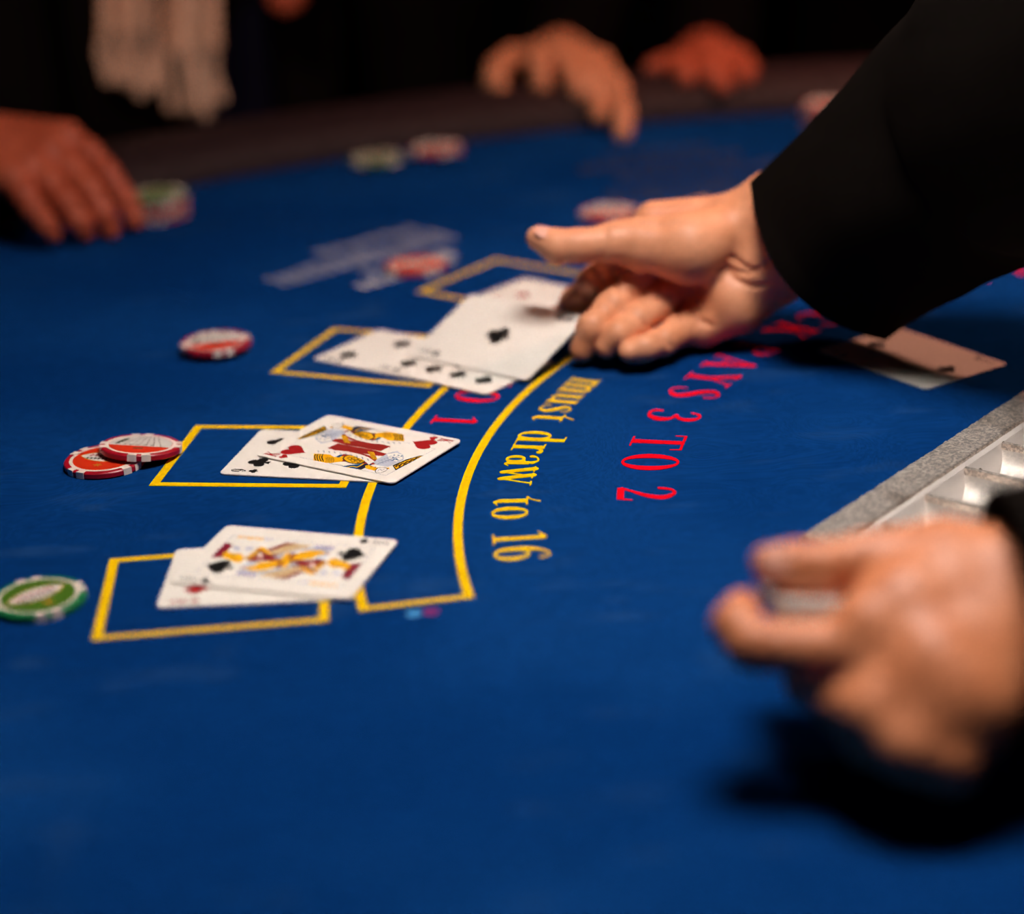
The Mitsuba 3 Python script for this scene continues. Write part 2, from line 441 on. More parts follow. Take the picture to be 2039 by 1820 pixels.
def arc_text(text, name, material, r0, height, phi0, squeeze=1.0, track=0.06, label=None):
    """Lettering that runs round the arc with its tops towards the dealer; phi0: the angle where it ends."""
    shapes, total = text_shape(text, track)
    import shapely
    first = True
    for cx, g in shapes:
        def f(x, y, z=None):
            s = (np.asarray(x) - total) * height * squeeze
            ph = phi0 + s / r0
            rad = r0 - np.asarray(y) * height
            return CENTRE[0] + rad * np.cos(ph), CENTRE[1] + rad * np.sin(ph)
        q = shapely.transform(g.segmentize(0.06), lambda c: np.column_stack(f(c[:, 0], c[:, 1]))).buffer(0)
        part(table, name, extrude(q, PH, PZ), material, label=label if first else None)
        first = False


arc_text('must draw to 16', 'printed_letter', 'print_yellow', 0.4648, 0.0258, math.radians(185.0), 1.19, 0.04, label='yellow letter of the line must draw to 16')
arc_text('BLACKJACK PAYS 3 TO 2', 'printed_letter', 'print_red', 0.4048, 0.0288, math.radians(177.3), 1.17, 0.16, label='red letter of the payout line ending in 3 TO 2')
arc_text('2 TO 1', 'printed_letter', 'print_red', 0.5172, 0.0250, math.radians(165.0), 1.15, 0.30, label='red sign of the odds between the yellow arcs')
# pale printed wordmarks by the far seats: too blurred in the photograph to read, so only rows of letter-like marks


def wordmark(o, ang_deg, rows, seed, material='print_pale'):
    rng = np.random.default_rng(seed)
    u = np.array([math.cos(math.radians(ang_deg)), math.sin(math.radians(ang_deg))])
    v = np.array([-u[1], u[0]])
    out = []
    for x0, x1, y, h in rows:
        x = x0
        while x < x1:
            w_ = 0.004 + 0.004 * rng.random()
            hh = h * (0.7 + 0.3 * rng.random())
            q = [(x, y), (x + w_, y), (x + w_, y + hh), (x, y + hh)]
            out.append(Polygon([np.array(o) + a * u + b * v for a, b in q]))
            x += w_ + 0.0022 + 0.003 * rng.random()
        part(table, 'wordmark', extrude(unary_union(out), PH, PZ), material, label='pale blurred marks printed on the far felt')
        out = []


wordmark((-0.1420, 1.2930), 40.0, [(0.0, 0.150, 0.002, 0.034), (0.060, 0.140, 0.040, 0.016), (0.052, 0.125, -0.026, 0.018)], 3)
wordmark((-0.0900, 1.2790), 40.0, [(0.0, 0.080, 0.0, 0.013), (0.066, 0.092, 0.012, 0.022)], 8, 'print_white')
wordmark((0.085, 1.470), 12.0, [(0.0, 0.150, 0.0, 0.026), (0.02, 0.150, 0.050, 0.022), (0.0, 0.130, 0.092, 0.020), (0.03, 0.12, 0.128, 0.014)], 5, 'print_faint')
E_ = np.array([-0.0423, 0.7963])
part(table, 'emblem', extrude(Point(*(E_ + [-0.0035, 0.0])).buffer(0.0034), PH, PZ), 'print_skyblue')
part(table, 'emblem', extrude(Point(*(E_ + [0.0040, 0.0010])).buffer(0.0036), PH, PZ), 'print_plum')

# ---------------------------------------------------------------- playing cards
CL, CW, CT = 0.088, 0.063, 0.0006


def _t(pts):
    return Polygon(pts)


def heart():
    a = [(math.sin(t) ** 3 * 0.5, (13 * math.cos(t) - 5 * math.cos(2 * t) - 2 * math.cos(3 * t) - math.cos(4 * t)) / 29 + 0.06) for t in np.linspace(0, 2 * math.pi, 40)]
    return Polygon(a).buffer(0)


def diamond():
    return Polygon([(0, .5), (.2, .2), (.40, 0), (.2, -.2), (0, -.5), (-.2, -.2), (-.40, 0), (-.2, .2)])


def club():
    c = [Point(0, .24).buffer(.245), Point(-.25, -.1).buffer(.24), Point(.25, -.1).buffer(.24), Point(0, 0).buffer(.12), Polygon([(-.05, 0), (.05, 0), (.06, -.3), (.17, -.5), (-.17, -.5), (-.06, -.3)])]
    return unary_union(c)


def spade():
    h = affinity.scale(heart(), 1.0, -0.82, origin=(0, 0))
    return unary_union([affinity.translate(h, 0, .08), Polygon([(-.05, 0), (.05, 0), (.06, -.3), (.17, -.5), (-.17, -.5), (-.06, -.3)])])


SUIT = {'hearts': (heart(), 'ink_red'), 'diamonds': (diamond(), 'ink_red'), 'clubs': (club(), 'ink_black'), 'spades': (spade(), 'ink_black')}
# card coordinates: u along the long side from the index end, v across; a shape's +x goes to +v, its +y to -u


def place(shape, u, v, size, flip=False, wide=1.0):
    s = -1 if flip else 1
    return affinity.affine_transform(shape, [0, -s * size, s * size * wide, 0, u, v])


ROWS = {'2': [(15.5, 31.5), (72.5, 31.5)], '3': [(15.5, 31.5), (44, 31.5), (72.5, 31.5)],
        '4': [(15.5, 17.5), (15.5, 45.5), (72.5, 17.5), (72.5, 45.5)],
        '5': [(15.5, 17.5), (15.5, 45.5), (44, 31.5), (72.5, 17.5), (72.5, 45.5)],
        '8': [(15.5, 17.5), (15.5, 45.5), (44, 17.5), (44, 45.5), (72.5, 17.5), (72.5, 45.5), (29.8, 31.5), (58.2, 31.5)],
        '9': [(15.5, 17.5), (15.5, 45.5), (34.5, 17.5), (34.5, 45.5), (53.5, 17.5), (53.5, 45.5), (72.5, 17.5), (72.5, 45.5), (44, 31.5)],
        'A': [(44, 31.5)], '1': [(44, 31.5)]}
blank = sbox(0, 0, CL, CW).buffer(-0.0035).buffer(0.0035, 8)
CARD_BODY = mikit.ply(extrude(blank, CT), 'card_white')
DECK_SHEET = mikit.ply(extrude(blank, 0.00031), 'card_white')
PIN = CT + 0.00001
_pip = {}


def card(name, label, M, rank, suit, group=None, art=None, index=True, pip=0.0118):
    t = thing('playing_card', label, 'playing card', group)
    reuse(t, 'sheet', CARD_BODY, M)
    shp, ink = SUIT[suit]
    if art is None:
        for u, v in ROWS[rank]:
            size = pip if rank != 'A' else 0.0150
            flip = u > 45
            part(t, 'pip', extrude(place(shp, u / 1000, v / 1000, size, flip), 0.00004, PIN), ink, to=M)
    else:
        (m_, c_) = art
        part(t, 'court_print', m_, 'card_print', to=M, color=c_)
        for flip in (False, True):
            u, v = ART_PIPS[rank]
            if flip:
                u, v = 88 - u, 63 - v
            part(t, 'pip', extrude(place(shp, u / 1000, v / 1000, 0.0135, flip, 0.95), 0.00004, PIN + 0.00006), ink, to=M)
    if index:
        for flip in (False, True):
            w, g = GLYPH[rank]
            u, v, us = (13.0, 5.6, 16.8) if art is None else (11.5, 4.6, 15.8)
            if flip:
                u, v, us = 88 - u, 63 - v, 88 - us
            g2 = affinity.translate(g, -w / 2, 0)
            part(t, 'index', extrude(place(g2, u / 1000, v / 1000, 0.0080, flip, 0.85), 0.00004, PIN), ink, to=M)
            part(t, 'index_pip', extrude(place(shp, us / 1000, v / 1000, 0.0048, flip), 0.00004, PIN), ink, to=M)
    return t


def on_felt(o, toward, z=0.0):
    """A card's frame from the corner at its index and the next corner along the long side, both on the felt."""
    o, e = np.asarray(o, float), np.asarray(toward, float)
    u = np.append(unit(e - o), 0)
    w = np.array([0, 0, 1.0])
    return frame([o[0], o[1], TABLE + z], u, np.cross(w, u), w)


def tilt(M, axis_local, pivot_local, deg):
    return M @ trimesh.transformations.rotation_matrix(math.radians(deg), axis_local, pivot_local)


def homography(px, uv):
    A = []
    for (x, y), (u, v) in zip(px, uv):
        A += [[x, y, 1, 0, 0, 0, -u * x, -u * y, -u], [0, 0, 0, x, y, 1, -v * x, -v * y, -v]]
    h = np.linalg.svd(np.array(A, float))[2][-1].reshape(3, 3)
    return lambda P: (lambda q: q[:, :2] / q[:, 2:])(np.c_[np.asarray(P, float), np.ones(len(P))] @ h.T)


def court(corners, shapes, window):
    """The picture of a court card: half of it drawn as shapes in sketch coordinates, then turned about the middle for the other half."""
    hom = homography(corners, [(0, 0), (CL, 0), (CL, CW), (0, CW)])
    lay = []
    fr = Polygon(window)
    lay.append((fr, (0.30, 0.30, 0.38)))
    lay.append((fr.buffer(-0.00022), (0.90, 0.84, 0.745)))
    for s in shapes:
        kind, pts, col = s[0], s[1], s[2]
        if kind == 'poly':
            g = Polygon(hom(catmull(pts + [pts[0]], 5) if len(s) > 3 else pts)).buffer(0)
        elif kind == 'line':
            g = LineString(hom(catmull(pts, 5))).buffer(s[3])
        elif kind == 'dots':
            g = unary_union([Point(*q).buffer(s[3], 3) for q in hom(pts)])
        g = g.intersection(fr)
        lay.append((g, col))
        lay.append((affinity.rotate(g, 180, origin=(CL / 2, CW / 2)), col))
    return flat_print(lay, PIN + 0.00002)


ART_PIPS = {}


def project(p):
    v = np.asarray(p, float) - CAM
    d = v @ FWD
    return np.array([1019.5 + FOCAL * (v @ RIGHT) / d, 910 - FOCAL * (v @ UP) / d])


def sketch(M, x0, y0, k):
    """The card's corners in the units of a sketch drawn over an enlargement of the card."""
    return [tuple((project((M @ [u, v, CT, 1])[:3]) - [x0, y0]) / k) for u, v in ((0, 0), (CL, 0), (CL, CW), (0, CW))]


RED, GOLD, BLK, BLU, PAL, WHT = (0.27, 0.018, 0.014), (0.86, 0.42, 0.006), (0.012, 0.008, 0.006), (0.010, 0.055, 0.15), (0.52, 0.54, 0.60), (0.90, 0.84, 0.745)


def lerp_line(a, b, n):
    return [tuple(np.array(a) + (np.array(b) - a) * t) for t in np.linspace(0, 1, n)]


# king of hearts (sketch coordinates: the card's corners, then its lower half)
kingM = tilt(on_felt((-0.1333, 0.9892), (-0.0611, 0.9415), 0.0013), [1, 0, 0], [0, 0, 0], 0.8)
KC = sketch(kingM, 500, 820, 430 / 2039)
ks = [
    ('poly', [(720, 335), (860, 350), (1000, 375), (1130, 420), (1240, 490), (1120, 500), (960, 470), (800, 470), (700, 440), (880, 400)], RED),
    ('poly', [(820, 300), (1000, 335), (1130, 355), (1310, 405), (1285, 418), (1200, 416), (1100, 400), (1000, 385), (880, 365), (720, 345)], RED),
    ('poly', [(590, 395), (700, 400), (880, 420), (860, 470), (730, 485), (590, 460)], GOLD),
    *[('line', [(x, 400), (x - 10, 430), (x + 5, 468)], BLK, 0.00028) for x in (610, 632, 655, 678)],
    ('poly', [(690, 445), (720, 420), (780, 430), (785, 465), (740, 487), (690, 482)], GOLD, 1),
    *[('line', [(705 + 16 * i, 432), (712 + 17 * i, 455), (705 + 17 * i, 482)], (0.35, 0.14, 0.01), 0.00022) for i in range(5)],
    ('poly', [(750, 395), (860, 400), (850, 425), (790, 430), (755, 412)], WHT),
    ('poly', [(800, 425), (850, 402), (865, 408), (830, 432)], BLU),
    ('poly', [(720, 480), (860, 510), (960, 498), (980, 520), (860, 525), (725, 495)], WHT),
    *[('line', [(745 + 16 * i, 484 + 2.5 * i), (752 + 16 * i, 500 + 2.5 * i)], BLK, 0.00013) for i in range(8)],
    ('poly', [(860, 440), (900, 410), (980, 405), (1050, 425), (1085, 460), (1060, 485), (980, 492), (900, 475)], BLK, 1),
    ('poly', [(872, 440), (905, 415), (978, 411), (1042, 430), (1070, 458), (1050, 478), (980, 485), (908, 470)], GOLD, 1),
    *[('line', [(905 + dx, 440 + dy), (930 + dx, 428 + dy), (952 + dx, 440 + dy), (935 + dx, 452 + dy), (918 + dx, 446 + dy)], (0.10, 0.035, 0.004), 0.00028) for dx, dy in ((0, 0), (55, -2), (100, 12), (30, 22), (80, 26), (130, 22))],
    ('poly', [(860, 515), (960, 500), (1060, 488), (1140, 500), (1030, 545), (940, 530)], BLU),
    ('poly', [(990, 530), (1060, 495), (1140, 492), (1100, 515), (1040, 548)], (0.015, 0.012, 0.03)),
    ('line', [(900, 527), (960, 515), (1000, 522), (1060, 492)], GOLD, 0.0005),
    ('poly', [(1098, 372), (1158, 380), (1195, 455), (1145, 448)], GOLD),
    *[('line', [(1112 + 16 * i, 376), (1158 + 13 * i, 450)], (0.30, 0.12, 0.01), 0.00018) for i in range(3)],
    ('poly', [(600, 365), (760, 360), (900, 372), (1030, 400), (1110, 430), (1170, 470), (1110, 500), (1060, 455), (950, 410), (800, 388), (605, 392)], WHT),
    *[('line', [(630 + 52 * i, 370 + 0.9 * i * i), (640 + 52 * i, 382 + 0.95 * i * i)], (0.12, 0.13, 0.2), 0.00022) for i in range(10)],
    ('poly', [(1150, 480), (1195, 445), (1290, 392), (1380, 372), (1440, 410), (1440, 455), (1370, 490), (1290, 520), (1190, 505)], PAL),
    ('poly', [(1285, 400), (1370, 385), (1425, 405), (1430, 445), (1370, 470), (1300, 440)], WHT),
    *[('line', [(1190 + 26 * i, 497 - 9 * i), (1220 + 26 * i, 480 - 9 * i), (1250 + 26 * i, 487 - 9 * i)], (0.22, 0.26, 0.36), 0.00020) for i in range(7)],
    *[('line', [(1200 + 26 * i, 470 - 11 * i), (1225 + 24 * i, 458 - 10 * i), (1250 + 24 * i, 465 - 10 * i)], (0.25, 0.29, 0.38), 0.00018) for i in range(5)],
    ('dots', [(1350, 410), (1392, 412), (1340, 432), (1372, 450), (1420, 418)], (0.03, 0.10, 0.22), 0.0006),
    ('line', [(1330, 462), (1362, 445), (1385, 455)], (0.03, 0.10, 0.22), 0.0004),
    ('poly', [(1335, 508), (1460, 452), (1590, 415), (1640, 415), (1480, 490), (1365, 552)], BLK),
    ('poly', [(1348, 514), (1460, 462), (1585, 421), (1622, 420), (1480, 482), (1368, 540)], GOLD),
    *[('line', [(1365 + 46 * i, 520 - 18 * i), (1385 + 46 * i, 503 - 18 * i), (1405 + 46 * i, 506 - 18 * i), (1398 + 46 * i, 518 - 18 * i)], (0.06, 0.025, 0.004), 0.00050) for i in range(5)],
    ('poly', [(1075, 510), (1110, 500), (1180, 528), (1300, 528), (1310, 540), (1200, 548), (1160, 555), (1085, 535)], GOLD),
    ('dots', lerp_line((1095, 515), (1290, 536), 6), (0.25, 0.10, 0.01), 0.0005),
    ('poly', [(1170, 560), (1200, 530), (1260, 525), (1285, 545), (1240, 572), (1185, 576)], WHT, 1),
    ('line', [(1170, 560), (1200, 530), (1260, 525), (1285, 545), (1240, 572), (1185, 576), (1170, 560)], BLK, 0.00016),
    ('line', [(1195, 562), (1215, 540), (1235, 556), (1262, 538)], (0.2, 0.2, 0.25), 0.00014),
]
hK = homography(KC, [(0, 0), (CL, 0), (CL, CW), (0, CW)])
KWIN = hK([(245, 385), (1275, 602), (1745, 350), (715, 135)])
ART_PIPS['K'] = (hK([(415, 368)])[0] * 1000).tolist()
# jack of spades
jackM = tilt(on_felt((-0.1575, 0.8378), (-0.0740, 0.8100), 0.0013), [1, 0, 0], [0, 0, 0], 0.8)
JC = sketch(jackM, 540, 1040, 260 / 2039)
js = [
    ('poly', [(0, 578), (150, 566), (320, 590), (560, 600), (740, 585), (840, 600), (720, 690), (560, 690), (330, 690), (180, 720), (0, 690)], (0.25, 0.016, 0.022)),
    ('poly', [(300, 575), (420, 490), (640, 440), (840, 465), (800, 500), (690, 525), (640, 560), (420, 588), (320, 585)], GOLD, 1),
    ('poly', [(60, 535), (280, 470), (640, 395), (960, 428), (900, 462), (640, 437), (430, 462), (300, 505), (150, 568), (0, 560)], PAL),
    ('poly', [(-40, 470), (220, 335), (640, 360), (560, 402), (250, 465), (80, 505)], (0.62, 0.42, 0.20)),
    *[('dots', lerp_line((20, 470), (600, 372), 13), WHT, 0.00055)],
    *[('dots', lerp_line((60, 480), (560, 395), 10), (0.35, 0.17, 0.06), 0.0004)],
    ('poly', [(-120, 450), (20, 400), (225, 322), (440, 338), (240, 350), (60, 425), (-100, 470)], (0.25, 0.016, 0.03)),
    ('poly', [(680, 368), (1010, 395), (960, 416), (670, 388)], (0.10, 0.06, 0.34)),
    ('poly', [(430, 692), (480, 688), (700, 785), (620, 815), (560, 790)], GOLD),
    ('line', [(560, 700), (680, 780)], (0.25, 0.016, 0.022), 0.0007),
    ('poly', [(690, 775), (640, 745), (760, 640), (860, 610), (880, 630), (820, 670)], (0.72, 0.36, 0.03)),
    ('dots', lerp_line((670, 755), (850, 630), 6), (0.40, 0.15, 0.02), 0.0005),
    ('poly', [(570, 660), (610, 630), (690, 640), (690, 670), (620, 690)], (0.80, 0.50, 0.42), 1),
    ('poly', [(690, 525), (780, 505), (880, 520), (850, 570), (760, 580), (690, 565)], (0.62, 0.64, 0.68), 1),
    ('poly', [(150, 690), (245, 580), (310, 590), (290, 640), (205, 712)], GOLD, 1),
    ('poly', [(850, 470), (930, 480), (900, 500), (840, 490)], (0.25, 0.016, 0.03)),
    ('poly', [(1100, 850), (1240, 655), (1420, 640), (1200, 890)], (0.22, 0.012, 0.03)),
    ('poly', [(880, 640), (960, 570), (1080, 600), (1230, 660), (1200, 738), (1060, 700), (960, 705)], GOLD, 1),
    *[('line', [(780 + 26 * i, 770), (770 + 26 * i, 810)], (0.42, 0.42, 0.55), 0.00030) for i in range(4)],
    *[('line', [(970 + 28 * i, 770 + 6 * i), (1000 + 28 * i, 815)], (0.42, 0.42, 0.55), 0.00030) for i in range(4)],
    ('poly', [(590, 935), (680, 930), (740, 955), (820, 940), (900, 975), (1030, 965), (1000, 1022), (900, 1020), (800, 985), (700, 990), (600, 975)], (0.88, 0.55, 0.22)),
    *[('line', [(430 + 30 * i, 930), (450 + 30 * i, 965)], (0.55, 0.50, 0.62), 0.00022) for i in range(5)],
]
hJ = homography(JC, [(0, 0), (CL, 0), (CL, CW), (0, CW)])
JWIN = [(0.0081, 0.0108), (0.0799, 0.0108), (0.0799, 0.0522), (0.0081, 0.0522)]
_p = hJ([(1270, 505)])[0] * 1000
ART_PIPS['J'] = (88 - _p[0], 63 - _p[1])


card('playing_card', 'nine of clubs lying flat beneath the king of hearts', on_felt((-0.1500, 0.9680), (-0.0835, 0.9505), 0.0003), '9', 'clubs')
card('playing_card', 'king of hearts face up on top of the nine of clubs', kingM, 'K', 'hearts', art=court(KC, ks, KWIN))
card('playing_card', 'red diamond card half hidden under the jack of spades', on_felt((-0.1602, 0.8135), (-0.0955, 0.8125), 0.0003), '8', 'diamonds')
card('playing_card', 'jack of spades face up on top of a diamond card', jackM, 'J', 'spades', art=court(JC, js, JWIN))
ROWS['x'] = [(14.6, 15.8), (30.6, 46.8), (58, 15.8)]
GLYPH['x'] = GLYPH['8']
card('playing_card', 'black-suited card leftmost in the middle hand, its right end under another card', on_felt((-0.1150, 1.1414), (-0.0382, 1.0847), 0.0003), 'x', 'spades')
card('playing_card', 'card with a row of four black pips, under the ace of clubs', on_felt((-0.0805, 1.1190), (-0.0112, 1.0620), 0.0011), '9', 'spades')
ROWS['y'] = [(15.5, 16.0), (24.4, 32.5), (60, 17), (60, 45)]
GLYPH['y'] = GLYPH['8']
card('playing_card', 'red-suited card on the felt behind the ace of clubs', on_felt((-0.0279, 1.2381), (0.0375, 1.1791), 0.0003), 'y', 'diamonds')
card('playing_card', 'black two face up on the felt under the black sleeve', on_felt((0.1780, 1.1120), (0.2258, 1.0381), 0.0003), '2', 'spades')
# the ace being laid down: its far edge is still held up by the dealing hand
_q = np.array([[-0.0196, 1.2101, 0.0129 - 0.3901], [0.0485, 1.1544, 0.0128 - 0.3901], [0.0110, 1.1085, -0.0083 - 0.3901]]) * 0.9735
_q[:, 2] += 0.3901 + TABLE
au = unit(_q[1] - _q[0])
aw = unit(np.cross(au, _q[0] - (_q[2] + _q[0] - _q[1])))
ACE = frame(_q[2] - CL * au, au, np.cross(aw, au), aw)
card('playing_card', 'ace of clubs held tilted by the dealing hand above the other cards', ACE, 'A', 'clubs')

# ---------------------------------------------------------------- chips
CR, CH = 0.0212, 0.0034


def chip_parts():
    prof = [[0, 0], [CR - 0.0006, 0], [CR, 0.0006], [CR, CH - 0.0006], [CR - 0.0006, CH], [0, CH]]
    body = trimesh.creation.revolve(np.array(prof), sections=72)

    def sector(a0, a1, r0, r1, z0, z1):
        a = np.linspace(math.radians(a0), math.radians(a1), 8)
        P = Polygon([(r1 * math.cos(t), r1 * math.sin(t)) for t in a] + [(r0 * math.cos(t), r0 * math.sin(t)) for t in a[::-1]])
        return extrude(P, z1 - z0, z0)

    spots = []
    for k in range(4):
        for s in (-1, 1):
            spots.append(sector(90 * k + s * 10 - 6.5, 90 * k + s * 10 + 6.5, CR * 0.78, CR + 0.00012, -0.00008 + 0.0001, CH + 0.00012))
    c = Point(0, 0)
    ringm = extrude(c.buffer(CR * 0.87, 40).difference(c.buffer(CR * 0.78, 40)), 0.00016, CH)
    inlay = extrude(c.buffer(CR * 0.785, 40), 0.00010, CH)
    return body, spots, ringm, inlay


_body, _spots, _ring, _inlay = chip_parts()
CHIP = {}
for c in ('red', 'green'):
    CHIP[c] = (mikit.ply(_body, 'chip_' + c, smooth=30), [mikit.ply(q, 'chip_white') for q in _spots], mikit.ply(_ring, 'chip_white'), mikit.ply(_inlay, 'inlay_' + c))


def fan_art():
    """A fan of five white cards over the upper part of the inlay, with dark letters by it."""
    lay, r = [], CR * 0.77
    c = Point(0, 0).buffer(r, 40)
    lay.append((c.intersection(sbox(-r, -0.0035, r, r)), (0.62, 0.56, 0.50)))
    lay.append((c.intersection(sbox(-r, -r, r, -0.0038)), (0.62, 0.030, 0.008)))
    for k in range(6):
        x = -0.0085 + 0.0040 * k
        lay.append((LineString([(x * 0.45, r), (x, -0.0033)]).buffer(0.00018), (0.16, 0.08, 0.06)))
    for k, ch in enumerate('AKJ9'):
        w, g = GLYPH[ch]
        lay.append((affinity.translate(affinity.scale(g, 0.0030, 0.0030, origin=(0, 0)), -0.0066 + 0.0040 * k, -0.0028), (0.10, 0.05, 0.04)))
    for k in range(4):
        lay.append((affinity.translate(affinity.scale(SUIT['clubs'][0], 0.0028, 0.0034, origin=(0, 0)), -0.0125 + 0.0010 * k, 0.0004 + 0.0026 * k), (0.02, 0.03, 0.015)))
    lay.append((sbox(-0.002, -0.0090, 0.003, -0.0062), (0.26, 0.05, 0.02)))
    return flat_print(lay, 0)


def sign_art():
    """A white lens-shaped sign with red and dark lettering marks on the inlay."""
    lay = []
    lens = Point(0, 0.014).buffer(0.0185, 40).intersection(Point(0, -0.0105).buffer(0.0185, 40))
    lay.append((lens.buffer(0.0005), (0.70, 0.36, 0.05)))
    lay.append((lens, (0.70, 0.62, 0.56)))
    for k in range(7):
        lay.append((affinity.rotate(sbox(-0.0092 + 0.0027 * k, 0.0016, -0.0080 + 0.0027 * k, 0.0046), 8 * (k - 3)), (0.36, 0.03, 0.03)))
    for k in range(9):
        lay.append((sbox(-0.0098 + 0.0021 * k, -0.0022, -0.0086 + 0.0021 * k, 0.0002), (0.06, 0.05, 0.03)))
    for k in range(6):
        a = k * math.pi / 3
        lay.append((LineString([(0, -0.0095), (0.0022 * math.cos(a), -0.0095 + 0.0022 * math.sin(a))]).buffer(0.0003), (0.62, 0.22, 0.02)))
    return flat_print(lay, 0)


def chip(label, xy, color, rot, z=0.0, lean=None, art=None, group=None):
    t = thing('poker_chip', label, 'poker chip', group)
    M = trimesh.transformations.translation_matrix([xy[0], xy[1], TABLE + z])
    if lean:
        M = M @ trimesh.transformations.rotation_matrix(math.radians(lean[0]), [math.cos(math.radians(lean[1])), math.sin(math.radians(lean[1])), 0])
    A = M @ trimesh.transformations.rotation_matrix(math.radians(rot), [0, 0, 1])
    b, sp, rg, il = CHIP[color]
    reuse(t, 'body', b, A)
    for q in sp:
        reuse(t, 'edge_spot', q, A)
    reuse(t, 'inlay_ring', rg, A)
    reuse(t, 'inlay', il, A)
    if art:
        (m_, c_), r_ = art
        part(t, 'inlay_print', m_, 'card_print', color=c_, to=M @ trimesh.transformations.rotation_matrix(math.radians(r_), [0, 0, 1]) @ trimesh.transformations.translation_matrix([0, 0, CH + 0.00014]))
    return t


FAN, SIGN = fan_art(), sign_art()


def on(px, py, z=0.0):
    return gp(px, py, z)[:2]


chip('red and white chip lying flat, lower of the pair left of the nine of clubs', on(209, 913, CH), 'red', 52, 0.0002, art=(SIGN, -14))
chip('red and white chip tilted on another one, left of the nine of clubs', on(279, 884, 2 * CH), 'red', 6, 0.0030, lean=(7.6, 141), art=(FAN, -6))
chip('red and white chip resting slightly tilted on another, near the third betting box', on(429, 680, 2 * CH), 'red', 20, CH + 0.0004, art=(FAN, 10))
chip('red and white chip under its twin near the third betting box', on(428, 684, CH), 'red', 62, 0.0002)
chip('green and white chip at the left edge, beside the nearest betting box', on(76, 1187, CH), 'green', 24, 0.0002, art=(SIGN, 40))
chip('red and white chip lying on the pale printed wordmark', on(828, 526, CH), 'red', 35, 0.0004, art=(SIGN, 20))
chip('red and white chip partly hidden behind the thumb of the dealing hand', on(1212, 420, CH), 'red', 10, 0.0002, art=(FAN, 0))
chip('pale green chip near the far rail, left of a red chip', on(750, 314, 2 * CH), 'green', 50, CH + 0.0004, art=(SIGN, 10))
chip('green chip underneath the pale green one near the far rail', on(750, 318, CH), 'green', 15, 0.0002)
chip('red and pink chip near the far rail, right of the green chips', on(868, 294, 2 * CH), 'red', 30, CH + 0.0004, art=(FAN, 15))
chip('red chip underneath its twin near the far rail, right of the green chips', on(868, 298, CH), 'red', 70, 0.0002)
ORDER = ['lowest', 'second lowest', 'middle', 'second highest', 'topmost']
for k in range(5):
    top = k == 4
    chip('green chip on top of the stack at the fingertips of the left hand' if top else f'{ORDER[k]} red chip in the stack at the left hand',
         on(320, 432) + np.array([0.0012, 0.0008]) * math.sin(2.4 * k), 'green' if top else 'red', 33 * k, 0.0002 + k * (CH + 0.0003), group=None if top else 'red chips stacked at the left hand')
for k in range(5):
    chip(f'{ORDER[k]} pink and white chip of the far stack seen over the black sleeve', on(1648, 250) + np.array([0.001, 0.0007]) * math.sin(1.9 * k), 'red', 27 * k + 8, 0.0002 + k * (CH + 0.0003),
         group='chips stacked at the far right', art=(FAN, 0) if k == 4 else None)

# ---------------------------------------------------------------- chip tray
tray = thing('chip_tray', 'cast metal chip tray with curved channels set in the blue felt at the right', 'chip tray')
TM = frame([*LIP0, TABLE], np.append(TU, 0), np.append(TN, 0), np.array([0, 0, -1.0]))
TM = frame([*LIP0, TABLE], np.append(TU, 0), np.cross([0, 0, 1.0], np.append(TU, 0)), [0, 0, 1.0])   # x along the lip, y towards the players, z up
LIPW, RISE = 0.0195, 0.0022
outer = sbox(0, -TRAY_D, TRAY_L, 0).buffer(-0.003).buffer(0.003, 6)
inner = sbox(0.016, -TRAY_D + 0.014, TRAY_L - 0.016, -LIPW)


def relief(nx, ny, fn, lo):
    """A closed slab over an nx by ny grid: fn(i, j) gives the hammered top points, lo the same points pushed below."""
    i, j = np.meshgrid(np.arange(nx), np.arange(ny), indexing='ij')
    top, bot = fn(i / (nx - 1), j / (ny - 1)), lo(i / (nx - 1), j / (ny - 1))
    V = np.vstack([top.reshape(-1, 3), bot.reshape(-1, 3)])
    q = lambda a, b, c, d: np.stack([a, b, c, d], -1).reshape(-1, 4)
    I = (i * ny + j)
    N_ = nx * ny
    F = [q(I[:-1, :-1], I[1:, :-1], I[1:, 1:], I[:-1, 1:]), q(I[:-1, :-1], I[:-1, 1:], I[1:, 1:], I[1:, :-1]) + N_]
    for L in (I[0], I[-1], I[:, 0], I[:, -1]):
        F.append(q(L[:-1], L[1:], L[1:] + N_, L[:-1] + N_))
    F = np.vstack(F)
    m = trimesh.Trimesh(V, np.vstack([F[:, [0, 1, 2]], F[:, [0, 2, 3]]]), process=False)
    trimesh.repair.fix_normals(m)
    return m


def dents(x, y, amp, cell=0.0021):
    p_ = np.stack([x / cell, y / cell, 0 * x], -1)
    return amp * ((meshkit.noise(p_) - 0.5) + 0.5 * (meshkit.noise(p_ * 2.1 + 9) - 0.5))


def rim_top(a, b):
    x, y = a * TRAY_L, -0.0002 - b * (LIPW - 0.0002)
    z = RISE - 0.0010 * np.clip(1 - np.minimum(b, 1 - b) / 0.06, 0, 1) ** 2 + dents(x, y, 0.00085)
    return np.stack([x, y, z], -1)


